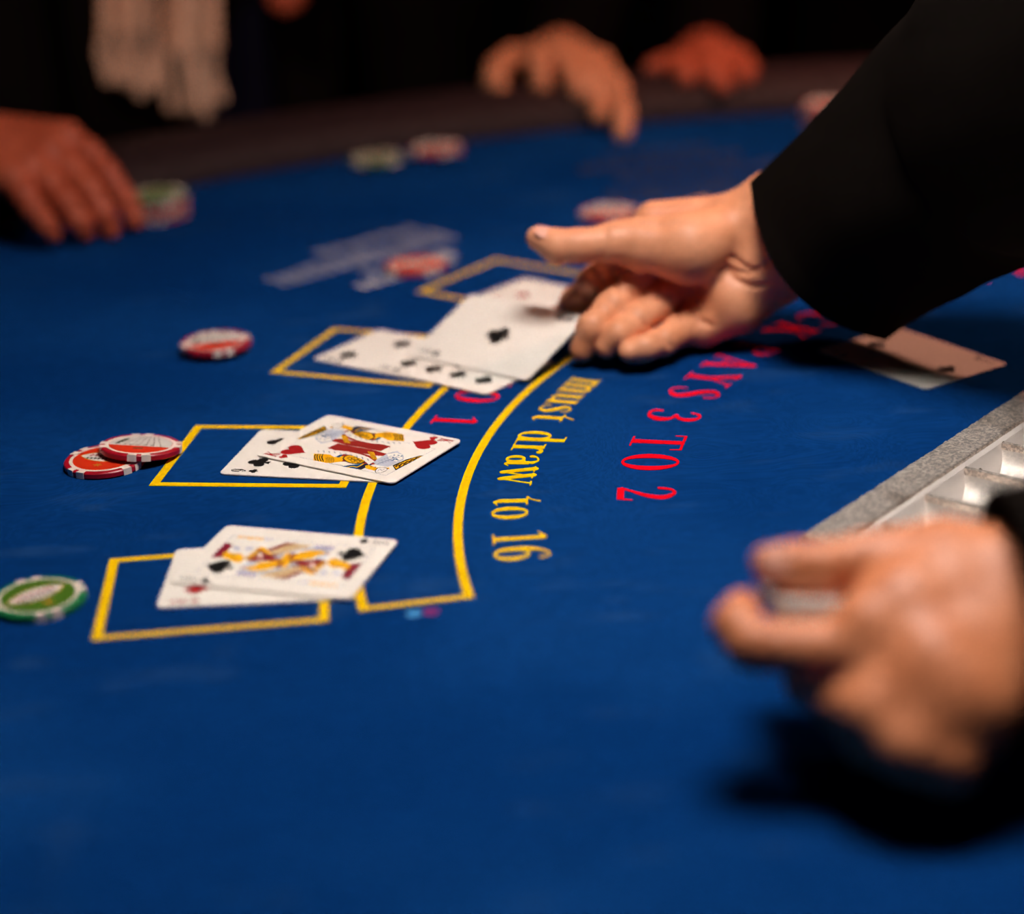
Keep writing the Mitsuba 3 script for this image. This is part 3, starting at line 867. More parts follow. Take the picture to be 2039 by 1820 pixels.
part(tray, 'rim', relief(560, 24, rim_top, lambda a, b: np.stack([a * TRAY_L, -0.0002 - b * (LIPW - 0.0002), 0 * a - 0.004], -1)), 'metal_rim', True, to=TM, label='hammered metal rim with sparkle painted as pale speckle')
part(tray, 'rim', extrude(outer.difference(inner).difference(sbox(-1, -LIPW - 0.0001, 1, 1)), 0.006, RISE - 0.006), 'metal_rim', to=TM)
pitch, x_first = 0.0400, 0.0388
N_CH = 11
y0, y1 = -0.0225, -TRAY_D + 0.016
RCH = 0.0212
zc = math.sqrt(RCH ** 2 - (pitch / 2) ** 2) - 0.0008
xs = [x_first - pitch + pitch * k for k in range(N_CH + 1)]
_ch = None
for k in range(N_CH):
    a, b = max(xs[k], 0.014), min(xs[k + 1], TRAY_L - 0.014)
    if b - a < 0.008:
        continue
    mid = (xs[k] + xs[k + 1]) / 2
    th = np.linspace(math.asin(max(-1, (a - mid + 0.0011) / RCH)), math.asin(min(1, (b - mid - 0.0011) / RCH)), 26)
    def ch_top(i, j):
        t = np.interp(i, np.linspace(0, 1, len(th)), th)
        y = y0 + (y1 - y0) * j
        rr = RCH + dents(t * RCH, y + 0.11 * k, 0.00022, 0.0014)
        return np.stack([mid + rr * np.sin(t), y, zc - rr * np.cos(t)], -1)
    part(tray, 'channel', relief(34, 120, ch_top, lambda i, j: np.stack([a + (b - a) * i, y0 + (y1 - y0) * j, 0 * i - 0.022], -1)), 'metal_channel', 50, to=TM)
    if k + 1 < N_CH:
        def rd_top(i, j):
            x = xs[k + 1] + 0.0013 * (2 * i - 1)
            y = y0 + (y1 - y0) * j
            return np.stack([x, y, -0.0006 + 0.0006 * np.sqrt(np.clip(1 - (2 * i - 1) ** 2, 0, 1)) + dents(x, y, 0.00025, 0.0012)], -1)
        part(tray, 'divider', relief(7, 150, rd_top, lambda i, j: np.stack([xs[k + 1] + 0.0013 * (2 * i - 1), y0 + (y1 - y0) * j, 0 * i - 0.012], -1)), 'metal_rim', True, to=TM)
for ya, yb, s in ((-LIPW + 0.0005, y0 - 0.007, 1),):
    P = Polygon([(ya, 0.0006), (ya, -0.022), (-0.0310, -0.022), (-0.0216, -0.0012)])
    m = trimesh.creation.extrude_polygon(P, TRAY_L - 0.03, engine='earcut')
    v = m.vertices.copy()
    m.vertices = np.c_[0.015 + v[:, 2], v[:, 0], v[:, 1]]
    m.invert() if m.volume < 0 else None
    part(tray, 'end_wall', m, 'metal_wall', to=TM, label='smooth pale sloping end wall of the channels')
for k in (3, 8):
    sc = trimesh.creation.revolve(np.array([[0, 0.0007], [0.0010, 0.0006], [0.0017, 0.0002], [0.0018, -0.0004], [0, -0.0004]]), sections=20)
    sc.invert() if sc.volume < 0 else None
    nrm = unit([0, -0.91, 0.41])
    A = trimesh.geometry.align_vectors([0, 0, 1], nrm)
    A[:3, 3] = [xs[k] + 0.0135, -0.0241, -0.0068]
    part(tray, 'screw', sc, 'screw_steel', 30, to=TM @ A)
bottom = box([0.004, -TRAY_D + 0.004, -0.05], [TRAY_L - 0.004, -0.004, -0.0225])
part(tray, 'base', bottom, 'metal_wall', to=TM)

# ---------------------------------------------------------------- soft bodies: distance fields turned into smooth meshes


def nets(fn, lo, hi, h, smooth=8):
    """A closed mesh of fn(points) = 0 (negative inside) by marching tetrahedra, then smoothed."""
    from scipy import sparse
    lo, hi = np.asarray(lo, float), np.asarray(hi, float)
    n = np.ceil((hi - lo) / h).astype(int) + 1
    ax = [lo[k] + h * np.arange(n[k]) for k in range(3)]
    # a coarse pass first: the fine grid is filled only near the surface
    D = np.full(n, 1e3)
    cst = 6
    ac = [np.arange(0, n[k] + cst, cst) for k in range(3)]
    g = np.stack(np.meshgrid(*[lo[k] + h * ac[k] for k in range(3)], indexing='ij'), -1)
    Dc = fn(g.reshape(-1, 3)).reshape(g.shape[:3])
    near = np.abs(Dc) < h * cst * 1.9
    from scipy import ndimage
    near = ndimage.binary_dilation(near, np.ones((3, 3, 3)))
    for k in range(3):
        Dc, near = np.repeat(Dc, cst, k), np.repeat(near, cst, k)
    Dc, near = (q[cst // 2:, cst // 2:, cst // 2:][:n[0], :n[1], :n[2]] for q in (Dc, near))
    D = Dc.copy()
    w = np.argwhere(near)
    for i in range(0, len(w), 200000):
        b = w[i:i + 200000]
        D[tuple(b.T)] = fn(lo + h * b)
    D[[0, -1]] = h; D[:, [0, -1]] = h; D[:, :, [0, -1]] = h
    I = D < 0
    m = n - 1
    cs = np.array([[a, b, c] for a in (0, 1) for b in (0, 1) for c in (0, 1)])
    cnt = sum(I[o[0]:o[0] + m[0], o[1]:o[1] + m[1], o[2]:o[2] + m[2]].astype(int) for o in cs)
    act = np.argwhere((cnt > 0) & (cnt < 8))
    st = np.array([n[1] * n[2], n[2], 1])
    corner = (act[:, None, :] + cs[None]) @ st                     # grid vertex of each corner
    tets = np.concatenate([corner[:, t] for t in ([0, 1, 3, 7], [0, 3, 2, 7], [0, 2, 6, 7], [0, 6, 4, 7], [0, 4, 5, 7], [0, 5, 1, 7])])
    df, inf = D.ravel(), I.ravel()
    s = inf[tets]
    k = s.sum(1)
    order = np.argsort(~s, axis=1, kind='stable')                  # inside corners first
    tets = np.take_along_axis(tets, order, 1)
    tri, away = [], []
    t1, t2, t3 = tets[k == 1], tets[k == 2], tets[k == 3]
    E2 = lambda t, a, b: np.stack([t[:, a], t[:, b]], 1)
    tri.append(np.stack([E2(t1, 0, 1), E2(t1, 0, 2), E2(t1, 0, 3)], 1)); away.append(t1)
    tri.append(np.stack([E2(t3, 0, 3), E2(t3, 1, 3), E2(t3, 2, 3)], 1)); away.append(t3)
    tri.append(np.stack([E2(t2, 0, 2), E2(t2, 0, 3), E2(t2, 1, 3)], 1)); away.append(t2)
    tri.append(np.stack([E2(t2, 0, 2), E2(t2, 1, 3), E2(t2, 1, 2)], 1)); away.append(t2)
    kin = np.concatenate([np.full(len(q), c) for q, c in zip(away, (1, 3, 2, 2))])
    tri, away = np.concatenate(tri), np.concatenate(away)
    N = int(np.prod(n))
    key = np.sort(tri, axis=2)
    uq, inv = np.unique(key[..., 0].astype(np.int64) * N + key[..., 1], return_inverse=True)
    F = inv.reshape(-1, 3)
    a, b = uq // N, uq % N
    pos = lambda q: np.stack(np.unravel_index(q, n), -1).astype(float)
    t = np.clip(df[a] / (df[a] - df[b]), 0.08, 0.92)[:, None]
    P = pos(a) * (1 - t) + pos(b) * t
    tp = pos(away)
    wi = (np.arange(4)[None] < kin[:, None]).astype(float)
    cin = (tp * wi[..., None]).sum(1) / wi.sum(1)[:, None]
    cout = (tp * (1 - wi)[..., None]).sum(1) / (1 - wi).sum(1)[:, None]
    nn = np.cross(P[F[:, 1]] - P[F[:, 0]], P[F[:, 2]] - P[F[:, 0]])
    fl = (nn * (cout - cin)).sum(1) < 0
    F[fl] = F[fl][:, ::-1]
    V = lo + h * P
    e = np.vstack([F[:, [0, 1]], F[:, [1, 2]], F[:, [2, 0]]])
    A_ = sparse.coo_matrix((np.ones(len(e)), (e[:, 0], e[:, 1])), shape=(len(V), len(V))).tocsr()
    A_ = ((A_ + A_.T) > 0).astype(float)
    L_ = sparse.diags(1 / np.maximum(np.asarray(A_.sum(1)).ravel(), 1)) @ A_
    for i in range(smooth):
        V = V + 0.5 * (L_ @ V - V)
        V = V - 0.52 * (L_ @ V - V)
    return trimesh.Trimesh(V, F, process=False)


def cone(p, a, b, ra, rb):
    a, b = np.asarray(a, float), np.asarray(b, float)
    ab = b - a
    t = np.clip((p - a) @ ab / max(ab @ ab, 1e-12), 0, 1)
    return np.linalg.norm(p - a - t[:, None] * ab, axis=1) - (ra + t * (rb - ra))


def ell(p, c, r, M=None):
    q = p - np.asarray(c, float)
    if M is not None:
        q = q @ np.asarray(M)
    k = np.linalg.norm(q / r, axis=1)
    return (k - 1) * min(r)


def smin(a, b, k):
    h = np.clip(0.5 + 0.5 * (b - a) / k, 0, 1)
    return b * (1 - h) + a * h - k * h * (1 - h)


def smax(a, b, k):
    return -smin(-a, -b, k)


def chain(p, J, k=0.003):
    d = None
    for (a, ra), (b, rb) in zip(J[:-1], J[1:]):
        c = cone(p, a, b, ra, rb)
        d = c if d is None else smin(d, c, k)
    return d


def hand_mesh(palm, fingers, extra=(), creases=(), h=0.002, kp=0.012, kf=0.006, kn=0.0012):
    """palm: chains that melt together; fingers: chains that join the palm but stay apart from each other; creases: thin grooves."""
    pts = np.array([q for ch in list(palm) + list(fingers) + list(extra) for q, r in ch])
    lo, hi = pts.min(0) - 0.035, pts.max(0) + 0.035

    def fn(p):
        d = None
        for ch in palm:
            c = chain(p, ch, 0.006)
            d = c if d is None else smin(d, c, kp)
        base = d
        for ch in extra:
            base = smin(base, chain(p, ch, 0.004), 0.005)
        out = base
        for ch in fingers:
            f = smin(base, chain(p, ch, 0.0035), kf)
            out = smin(out, f, kn)
        for ch in grooves:
            out = smax(out, -chain(p, ch, 0.001), 0.0022)
        return out

    grooves, found = [], []
    for ch, r in creases:
        Q = catmull(np.array(ch), 4)
        d = np.linspace(1.05, 1.26, 420)
        on_skin = []
        for x, y in Q:
            ray = np.array([cp(x, y, t) for t in d])
            hit = np.nonzero(fn(ray) < 0)[0]
            if len(hit):
                on_skin.append((ray[hit[0]] - 0.25 * r * FWD, r))
        found.append(on_skin)
    grooves = [g for g in found if len(g) > 1]
    return nets(fn, lo, hi, h)


def J(*q):
    """Joints from (x, y, depth, radius in mm) read off the photograph's enlargements."""
    return [(cp(x, y, d), r / 1000) for x, y, d, r in q]

# ---------------------------------------------------------------- hands
# the dealing hand (right hand, palm towards the lens, thumb up); enlargement: x = 1020 + .304 a, y = 360 + .304 b


def A(a, b, d, r):
    return (1020 + 0.304 * a, 360 + 0.304 * b, d, r)


deal_palm = [
    J(A(1480, 250, 1.196, 15), A(930, 250, 1.203, 10.5)),
    J(A(1530, 360, 1.193, 16), A(1010, 420, 1.201, 11.5)),
    J(A(1580, 480, 1.188, 16), A(1120, 660, 1.197, 11.5)),
    J(A(1620, 590, 1.183, 15), A(1240, 870, 1.190, 11.0)),
    J(A(1680, 680, 1.176, 14), A(1480, 830, 1.177, 14), A(1250, 960, 1.181, 11.5)),
    J(A(1560, 620, 1.178, 13), A(1420, 740, 1.174, 12)),
    J(A(1430, 330, 1.172, 16), A(1150, 440, 1.166, 19.5), A(860, 420, 1.168, 14.5), A(740, 400, 1.168, 12.0)),
    J(A(1480, 380, 1.190, 21), A(1640, 420, 1.180, 23)),
    J(A(1490, 560, 1.184, 19), A(1680, 560, 1.174, 21)),
    J((1500, 446, 1.182, 22), (1548, 424, 1.172, 24), (1640, 400, 1.150, 24), (1800, 350, 1.118, 27)),
    J((1530, 515, 1.176, 21), (1590, 500, 1.164, 23), (1690, 455, 1.145, 24), (1810, 385, 1.116, 27)),
]
deal_thumb = [J(A(800, 400, 1.168, 12.5), A(640, 410, 1.166, 11.0), A(430, 425, 1.164, 9.6), A(300, 430, 1.164, 9.8), A(175, 375, 1.166, 7.4))]
deal_fingers = deal_thumb + [
    J(A(930, 280, 1.203, 10.5), A(740, 490, 1.196, 9.8), A(545, 660, 1.192, 9.6), A(420, 790, 1.203, 8.6), A(335, 890, 1.218, 7.2)),
    J(A(1010, 430, 1.201, 11), A(830, 650, 1.186, 9.8), A(645, 835, 1.171, 9.0), A(525, 960, 1.162, 8.3), A(460, 1105, 1.167, 7.2)),
    J(A(1120, 670, 1.197, 11), A(965, 795, 1.181, 9.6), A(805, 915, 1.166, 8.7), A(690, 1005, 1.157, 7.8), A(620, 1085, 1.160, 6.8)),
    J(A(1240, 880, 1.189, 10.5), A(1110, 970, 1.177, 9.2), A(985, 1050, 1.164, 8.4), A(865, 1095, 1.153, 7.2), A(765, 1120, 1.152, 6.0)),
]


def fold(a0, b0, a1, b1, d, sag=0.0):
    """A flexion crease across a finger or the palm, just at the skin facing the lens."""
    return [cp(*A(a0, b0, d, 0)[:3]), cp(*A((a0 + a1) / 2, (b0 + b1) / 2, d - sag, 0)[:3]), cp(*A(a1, b1, d, 0)[:3])]




def fold(r, *ab):
    """A crease of radius r (mm) through points of the enlargement."""
    return ([(1020 + 0.304 * a_, 360 + 0.304 * b_) for a_, b_ in ab], r / 1000)


deal_creases = [
    fold(1.3, (1330, 590), (1400, 570), (1470, 600), (1580, 600), (1690, 520)),
    fold(1.1, (1430, 500), (1520, 560), (1640, 610)), fold(1.2, (1390, 560), (1450, 640), (1560, 690), (1680, 680)),
    fold(0.9, (1700, 480), (1760, 620)),
    fold(1.2, (640, 590), (700, 700), (860, 760), (1000, 770)), fold(1.1, (1130, 780), (1210, 900), (1300, 950)),
    fold(1.2, (590, 760), (650, 790), (740, 880)), fold(1.2, (760, 830), (800, 870), (880, 960)), fold(1.1, (930, 940), (975, 1000), (1040, 1090)),
    fold(1.1, (470, 560), (560, 640), (620, 700)), fold(0.9, (360, 690), (430, 730), (500, 790)),
    fold(1.0, (880, 600), (950, 690), (960, 760)), fold(1.0, (1000, 740), (1080, 830), (1100, 900)),
    fold(0.7, (330, 340), (345, 430), (335, 540)), fold(0.8, (600, 300), (620, 400), (600, 520)),
    fold(0.8, (1100, 280), (950, 300), (760, 260)),
]
right_hand = hand_mesh(deal_palm, deal_fingers, creases=deal_creases, h=0.0015, kp=0.009, kf=0.005, kn=0.0006)


# the near hand (left hand, its back to the lens, holding the deck); enlargement: x = 1400 + .3297 a, y = 1000 + .3297 b
def B(a, b, d, r):
    return (1400 + 0.3297 * a, 1000 + 0.3297 * b, d, r)


near_palm = [
    J(B(1750, 480, .732, 15), B(1250, 640, .724, 14), B(910, 900, .716, 10.5)),
    J(B(1800, 640, .726, 16), B(1350, 950, .708, 14), B(1030, 1260, .704, 11)),
    J(B(1830, 820, .720, 16), B(1500, 1160, .702, 14), B(1230, 1470, .697, 11)),
    J(B(1850, 980, .716, 15), B(1650, 1260, .702, 13), B(1500, 1560, .696, 10)),
    J(B(1800, 420, .740, 15), B(1450, 370, .739, 15), B(1180, 350, .737, 11)),
    J(B(1450, 560, .728, 13), B(1180, 640, .722, 11), B(980, 720, .716, 9)),
    J(B(1850, 520, .734, 18), B(2200, 500, .735, 21), B(2700, 440, .735, 26)),
    J(B(1880, 800, .728, 19), B(2200, 740, .730, 22), B(2700, 680, .73, 26)),
]
near_fingers = [
    J(B(1250, 350, .738, 11.0), B(980, 350, .737, 9.8), B(720, 395, .735, 9.2), B(560, 395, .735, 9.4), B(410, 372, .736, 7.2)),
    J(B(910, 900, .716, 10.5), B(620, 890, .716, 9.6), B(300, 860, .718, 9.0), B(200, 740, .724, 8.2), B(235, 640, .732, 6.8)),
    J(B(1030, 1260, .704, 11), B(830, 1200, .716, 9.6), B(640, 1090, .735, 8.6), B(640, 980, .752, 7.8), B(760, 900, .762, 6.8)),
    J(B(1230, 1470, .697, 10.5), B(1000, 1420, .712, 9.4), B(850, 1250, .735, 8.4), B(850, 1100, .752, 7.6), B(950, 1000, .764, 6.6)),
    J(B(1500, 1560, .696, 9.8), B(1280, 1540, .708, 8.4), B(1130, 1400, .728, 7.4), B(1120, 1200, .744, 6.6), B(1200, 1100, .752, 5.8)),
]
left_hand = hand_mesh(near_palm, near_fingers, h=0.0018, kp=0.011)


# the hand at the left edge; enlargement: x = .3139 a, y = .3139 b
def C(a, b, d, r):
    return (0.3139 * a, 0.3139 * b, d, r)


edge_palm = [
    J(C(-120, 860, 1.50, 17), C(420, 870, 1.495, 11)), J(C(-150, 930, 1.485, 17), C(310, 960, 1.480, 11.5)),
    J(C(-170, 1000, 1.47, 17), C(200, 1050, 1.465, 11.5)), J(C(-180, 1060, 1.46, 16), C(80, 1130, 1.450, 10.5)),
    J(C(-150, 930, 1.475, 24), C(-500, 780, 1.47, 28), C(-1000, 500, 1.46, 36), C(-1400, 260, 1.45, 40)),
    J(C(60, 960, 1.51, 13), C(350, 1060, 1.525, 11)),
]
edge_fingers = [
    J(C(420, 870, 1.495, 11), C(560, 970, 1.49, 9.8), C(680, 1100, 1.486, 9.2), C(800, 1270, 1.484, 8.2), C(860, 1400, 1.484, 7.0)),
    J(C(310, 960, 1.480, 11.5), C(440, 1070, 1.474, 10), C(570, 1200, 1.468, 9.4), C(660, 1360, 1.468, 8.4), C(700, 1460, 1.472, 7.2)),
    J(C(200, 1050, 1.465, 11.5), C(310, 1160, 1.457, 9.8), C(420, 1280, 1.452, 9.2), C(500, 1400, 1.455, 8.2), C(535, 1470, 1.460, 7.0)),
    J(C(80, 1130, 1.450, 10.5), C(150, 1230, 1.444, 9.2), C(220, 1330, 1.441, 8.6), C(290, 1420, 1.444, 7.6), C(330, 1480, 1.448, 6.6)),
    J(C(300, 1060, 1.525, 11), C(520, 1200, 1.535, 10), C(680, 1360, 1.53, 8)),
]
edge_hand = hand_mesh(edge_palm, edge_fingers, h=0.0024)


# the hand on the far rail; enlargement: x = 640 + .3335 a, y = 40 + .3335 b
def D(a, b, d, r):
    return (640 + 0.3335 * a, 40 + 0.3335 * b, d, r)


rail_palm = [
    J(D(1330, 230, 1.90, 15), D(1270, 215, 1.80, 11)), J(D(1400, 210, 1.90, 15), D(1410, 205, 1.79, 12)),
    J(D(1470, 220, 1.90, 15), D(1540, 215, 1.79, 11.5)), J(D(1540, 250, 1.90, 15), D(1660, 260, 1.79, 11)),
    J(D(1300, 260, 1.87, 14), D(1130, 240, 1.82, 12)),
    J(D(1430, 250, 1.90, 24), D(1425, 200, 2.00, 27)),
]
rail_fingers = [
    J(D(1150, 230, 1.82, 12), D(1050, 290, 1.79, 10.5), D(1030, 370, 1.77, 9.6), D(1085, 445, 1.757, 8)),
    J(D(1270, 215, 1.80, 11), D(1295, 260, 1.77, 10), D(1305, 330, 1.758, 9), D(1315, 400, 1.752, 8)),
    J(D(1410, 205, 1.79, 12), D(1480, 290, 1.76, 10), D(1520, 380, 1.745, 9.2), D(1545, 440, 1.738, 8)),
    J(D(1540, 215, 1.79, 11.5), D(1620, 350, 1.75, 10), D(1650, 480, 1.73, 9.2), D(1660, 570, 1.715, 8)),
    J(D(1660, 260, 1.79, 11), D(1760, 400, 1.735, 9.8), D(1805, 560, 1.70, 8.8), D(1800, 680, 1.685, 7.4)),
]
rail_hand = hand_mesh(rail_palm, rail_fingers, h=0.0026)


# the ruddy hand further right on the rail; enlargement: x = 1240 + .392 a, y = .392 b
def E(a, b, d, r):
    return (1238 + 0.385 * a, 14 + 0.400 * b, d, r)


ruddy_palm = [
    J(E(330, 280, 1.95, 15), E(330, 265, 1.84, 11)), J(E(400, 250, 1.95, 15), E(430, 245, 1.835, 12)),
    J(E(480, 250, 1.95, 15), E(520, 245, 1.835, 12)), J(E(540, 280, 1.95, 15), E(605, 268, 1.84, 11)),
    J(E(430, 270, 1.95, 25), E(445, 240, 2.06, 27)),
]
ruddy_fingers = [
    J(E(330, 275, 1.86, 11), E(230, 290, 1.82, 10), E(160, 305, 1.80, 8.5)),
    J(E(330, 265, 1.84, 11), E(300, 300, 1.79, 10), E(335, 360, 1.755, 8.5)),
    J(E(430, 245, 1.835, 12), E(430, 300, 1.785, 10), E(455, 350, 1.757, 8.5)),
    J(E(520, 245, 1.835, 12), E(510, 320, 1.775, 10.5), E(515, 398, 1.748, 9)),
    J(E(605, 268, 1.84, 11), E(650, 310, 1.79, 9.5), E(635, 360, 1.757, 8)),
]
ruddy_hand = hand_mesh(ruddy_palm, ruddy_fingers, h=0.0026)


# the dim hand hanging in front of the player with the scarf
def Hh(x, y, d, r):
    return (x, y - 34, d + 0.02, r)


hang_palm = [J(Hh(556, -60, 2.02, 15), Hh(552, -5, 2.00, 11)), J(Hh(568, -60, 2.02, 15), Hh(566, -2, 2.00, 12)), J(Hh(580, -60, 2.02, 15), Hh(581, -4, 2.00, 11)), J(Hh(568, -70, 2.02, 24), Hh(567, -110, 2.03, 26))]
hang_fingers = [
    J(Hh(552, -5, 2.00, 11), Hh(550, 22, 1.985, 9), Hh(555, 40, 1.985, 7.5)),
    J(Hh(566, -2, 2.00, 12), Hh(566, 26, 1.985, 9.5), Hh(569, 46, 1.985, 8)),
    J(Hh(581, -4, 2.00, 11), Hh(582, 22, 1.985, 9), Hh(584, 40, 1.985, 7.5)),
    J(Hh(592, -12, 2.00, 10), Hh(595, 12, 1.99, 8), Hh(594, 28, 1.99, 7)),
    J(Hh(548, -45, 2.00, 12), Hh(538, -18, 1.985, 9), Hh(540, 4, 1.98, 8)),
]
hang_hand = hand_mesh(hang_palm, hang_fingers, h=0.0028)


# ---------------------------------------------------------------- bodies and clothes


def man(mesh):
    return m3.Manifold(m3.Mesh(vert_properties=np.asarray(mesh.vertices, np.float32), tri_verts=np.asarray(mesh.faces, np.uint32)))


def joined(meshes):
    out = man(meshes[0])
    for m in meshes[1:]:
        out = out + man(m)
    k = out.to_mesh()
    return trimesh.Trimesh(k.vert_properties[:, :3], k.tri_verts, process=False)


def elbow_of(s, w, drop):
    L1, L2 = 0.30, 0.27
    v = w - s
    d = min(np.linalg.norm(v), (L1 + L2) * 0.995)
    a = (L1 ** 2 - L2 ** 2 + d * d) / (2 * d)
    h = math.sqrt(max(L1 ** 2 - a * a, 0))
    n = unit(v)
    q = drop - (drop @ n) * n
    return s + a * n + h * unit(q)


def figure(label, at, face, hands, skin, jacket, trousers, wrists, sleeves=(True, True), extra_jacket=(), lean=0.0, elbows=(None, None)):
    """A standing person: one continuous skin mesh (head, body, arms with the given hands), jacket, trousers, shoes, hair, eyes.
    face: heading in degrees; wrists: (right, left) world points or None for an arm that hangs down."""
    t = thing('person', label, 'person')
    f = np.array([math.cos(math.radians(face)), math.sin(math.radians(face)), 0])
    r = np.array([f[1], -f[0], 0])
    z = np.array([0, 0, 1.0])
    B0 = np.array([at[0], at[1], 0])

    def W(x, y, h):                      # x to the person's right, y forwards, h up; leaning forwards from the hips
        k = max(0.0, h - 0.95)
        return B0 + r * x + f * (y + k * math.sin(lean)) + z * (min(h, 0.95) + k * math.cos(lean))

    sh = [W(0.185, 0, 1.43), W(-0.185, 0, 1.43)]
    wr = [np.asarray(w, float) if w is not None else W(s * 0.26, 0.06, 0.84) for w, s in zip(wrists, (1, -1))]
    el = [np.asarray(e, float) if e is not None else elbow_of(a, b, -z * 0.8 + r * s * 0.5 - f * 0.2) for a, b, s, e in zip(sh, wr, (1, -1), elbows)]
    hips = [W(0.09, 0, 0.93), W(-0.09, 0, 0.93)]
    knees = [W(0.10, 0.02, 0.50), W(-0.10, 0.02, 0.50)]
    ankles = [W(0.10, -0.02, 0.09), W(-0.10, -0.02, 0.09)]
    hd = W(0, 0.03, 1.63)
    RM = np.column_stack([r, f, z])

    def torso(p, g):
        d = ell(p, W(0, 0, 0.95), np.array([0.165, 0.105, 0.16]) + g, RM)
        d = smin(d, ell(p, W(0, 0.005, 1.12), np.array([0.150, 0.10, 0.20]) + g, RM), 0.05)
        d = smin(d, ell(p, W(0, 0.01, 1.30), np.array([0.170, 0.108, 0.20]) + g, RM), 0.05)
        return smin(d, cone(p, sh[0], sh[1], 0.055 + g, 0.055 + g), 0.05)

    def arm(p, i, g, to=1.0):
        end = el[i] + (wr[i] - el[i]) * to
        d = smin(cone(p, sh[i], el[i], 0.054 + g, 0.042 + g), cone(p, el[i], end, 0.041 + g, 0.030 + g), 0.015)
        return d

    def skin_fn_(p):
        d = torso(p, 0.0)
        d = smin(d, cone(p, W(0, 0, 1.46), W(0, 0.02, 1.56), 0.058, 0.052), 0.03)
        for i in (0, 1):
            d = smin(d, arm(p, i, 0.0), 0.02)
            d = smin(d, smin(cone(p, hips[i], knees[i], 0.082, 0.054), cone(p, knees[i], ankles[i], 0.054, 0.036), 0.02), 0.03)
            d = smin(d, cone(p, ankles[i] - z * 0.03, ankles[i] + f * 0.15 - z * 0.06, 0.036, 0.026), 0.02)
        return d

    def head_fn(p):
        d = ell(p, hd + z * 0.03, np.array([0.075, 0.095, 0.10]), RM)
        d = smin(d, ell(p, hd + f * 0.025 - z * 0.055, np.array([0.056, 0.066, 0.068]), RM), 0.03)
        d = smin(d, cone(p, hd - z * 0.08, W(0, 0.0, 1.50), 0.050, 0.056), 0.03)
        d = smin(d, cone(p, hd + f * 0.093 + z * 0.012, hd + f * 0.113 - z * 0.026, 0.008, 0.013), 0.010)      # nose
        d = smin(d, cone(p, hd + f * 0.086 + z * 0.030 - r * 0.035, hd + f * 0.086 + z * 0.030 + r * 0.035, 0.009, 0.009), 0.012)   # brow
        d = smin(d, cone(p, hd + f * 0.088 - z * 0.056 - r * 0.016, hd + f * 0.088 - z * 0.056 + r * 0.016, 0.007, 0.007), 0.006)   # lips
        for s in (-1, 1):
            d = smax(d, -(np.linalg.norm(p - (hd + f * 0.098 + z * 0.012 + r * s * 0.031), axis=1) - 0.014), 0.010)
            d = smin(d, ell(p, hd + r * s * 0.078 - f * 0.005, np.array([0.010, 0.020, 0.031]), RM), 0.006)     # ears
        return d

    P_ = np.array([sh[0], sh[1], el[0], el[1], wr[0], wr[1], hips[0], hips[1], ankles[0] + f * 0.2, ankles[1] + f * 0.2, W(0, 0, 1.5)])
    lo, hi = P_.min(0) - 0.17, P_.max(0) + 0.17
    lo[2] = 0.0
    skinm = nets(skin_fn_, lo, hi, 0.015)
    headm = nets(head_fn, hd - 0.16, hd + [0.16, 0.16, 0.17], 0.006)
    part(t, 'body', joined([skinm, headm] + list(hands)), skin, 60)
    if jacket:
        def jack(p):
            d = torso(p, 0.018)
            d = smax(d, -(p[:, 2] - W(0, 0, 0.80)[2]), 0.01)
            d = smin(d, cone(p, W(0, -0.01, 1.44), W(0, 0.005, 1.50), 0.085, 0.068), 0.03)
            for i in (0, 1):
                if sleeves[i] is True:
                    d = smin(d, arm(p, i, 0.018, 1.0), 0.02)
                elif sleeves[i] == 'short':
                    d = smin(d, cone(p, sh[i], sh[i] + (el[i] - sh[i]) * 0.6, 0.072, 0.066), 0.02)
                elif sleeves[i] == 'upper':
                    d = smin(d, cone(p, sh[i], sh[i] + (el[i] - sh[i]) * 0.8, 0.074, 0.068), 0.02)
            return d
        jm = nets(jack, lo, hi, 0.013)
        part(t, 'jacket', joined([jm] + list(extra_jacket)), jacket, 60)

    def trou(p):
        d = ell(p, W(0, 0, 0.95), np.array([0.178, 0.118, 0.15]), RM)
        for i in (0, 1):
            d = smin(d, smin(cone(p, hips[i], knees[i], 0.098, 0.072), cone(p, knees[i], ankles[i], 0.072, 0.062), 0.02), 0.02)
        return smax(d, p[:, 2] - W(0, 0, 1.04)[2], 0.01)
    part(t, 'trousers', nets(trou, lo, hi, 0.014), trousers, 60)
    for i in (0, 1):
        c = ankles[i] * [1, 1, 0]
        sf = lambda p: smax(smin(cone(p, c - f * 0.03 + z * 0.045, c + f * 0.16 + z * 0.03, 0.046, 0.040), cone(p, c - f * 0.02 + z * 0.05, c - f * 0.02 + z * 0.10, 0.046, 0.05), 0.02), -(p[:, 2] - 0.002), 0.004)
        part(t, 'shoe', nets(sf, c + np.array([-0.26, -0.26, -0.01]), c + np.array([0.26, 0.26, 0.18]), 0.009), 'shoe_black', 60)

    def hair(p):
        d = ell(p, hd + z * 0.036 - f * 0.004, np.array([0.083, 0.102, 0.106]), RM)
        q = (p - hd)
        return smax(d, np.minimum(q @ f - 0.035, 10) * 0.9 - 0.9 * np.maximum(q @ z - 0.055, -0.2) * 1.0, 0.012)
    part(t, 'hair', nets(hair, hd - 0.17, hd + [0.17, 0.17, 0.18], 0.008), 'hair_dark', 60)
    for s in (-1, 1):
        e = trimesh.creation.icosphere(subdivisions=2, radius=0.0115)
        e.apply_translation(hd + f * 0.085 + z * 0.012 + r * s * 0.031)
        part(t, 'eye', e, 'eye_white', True)
    return t


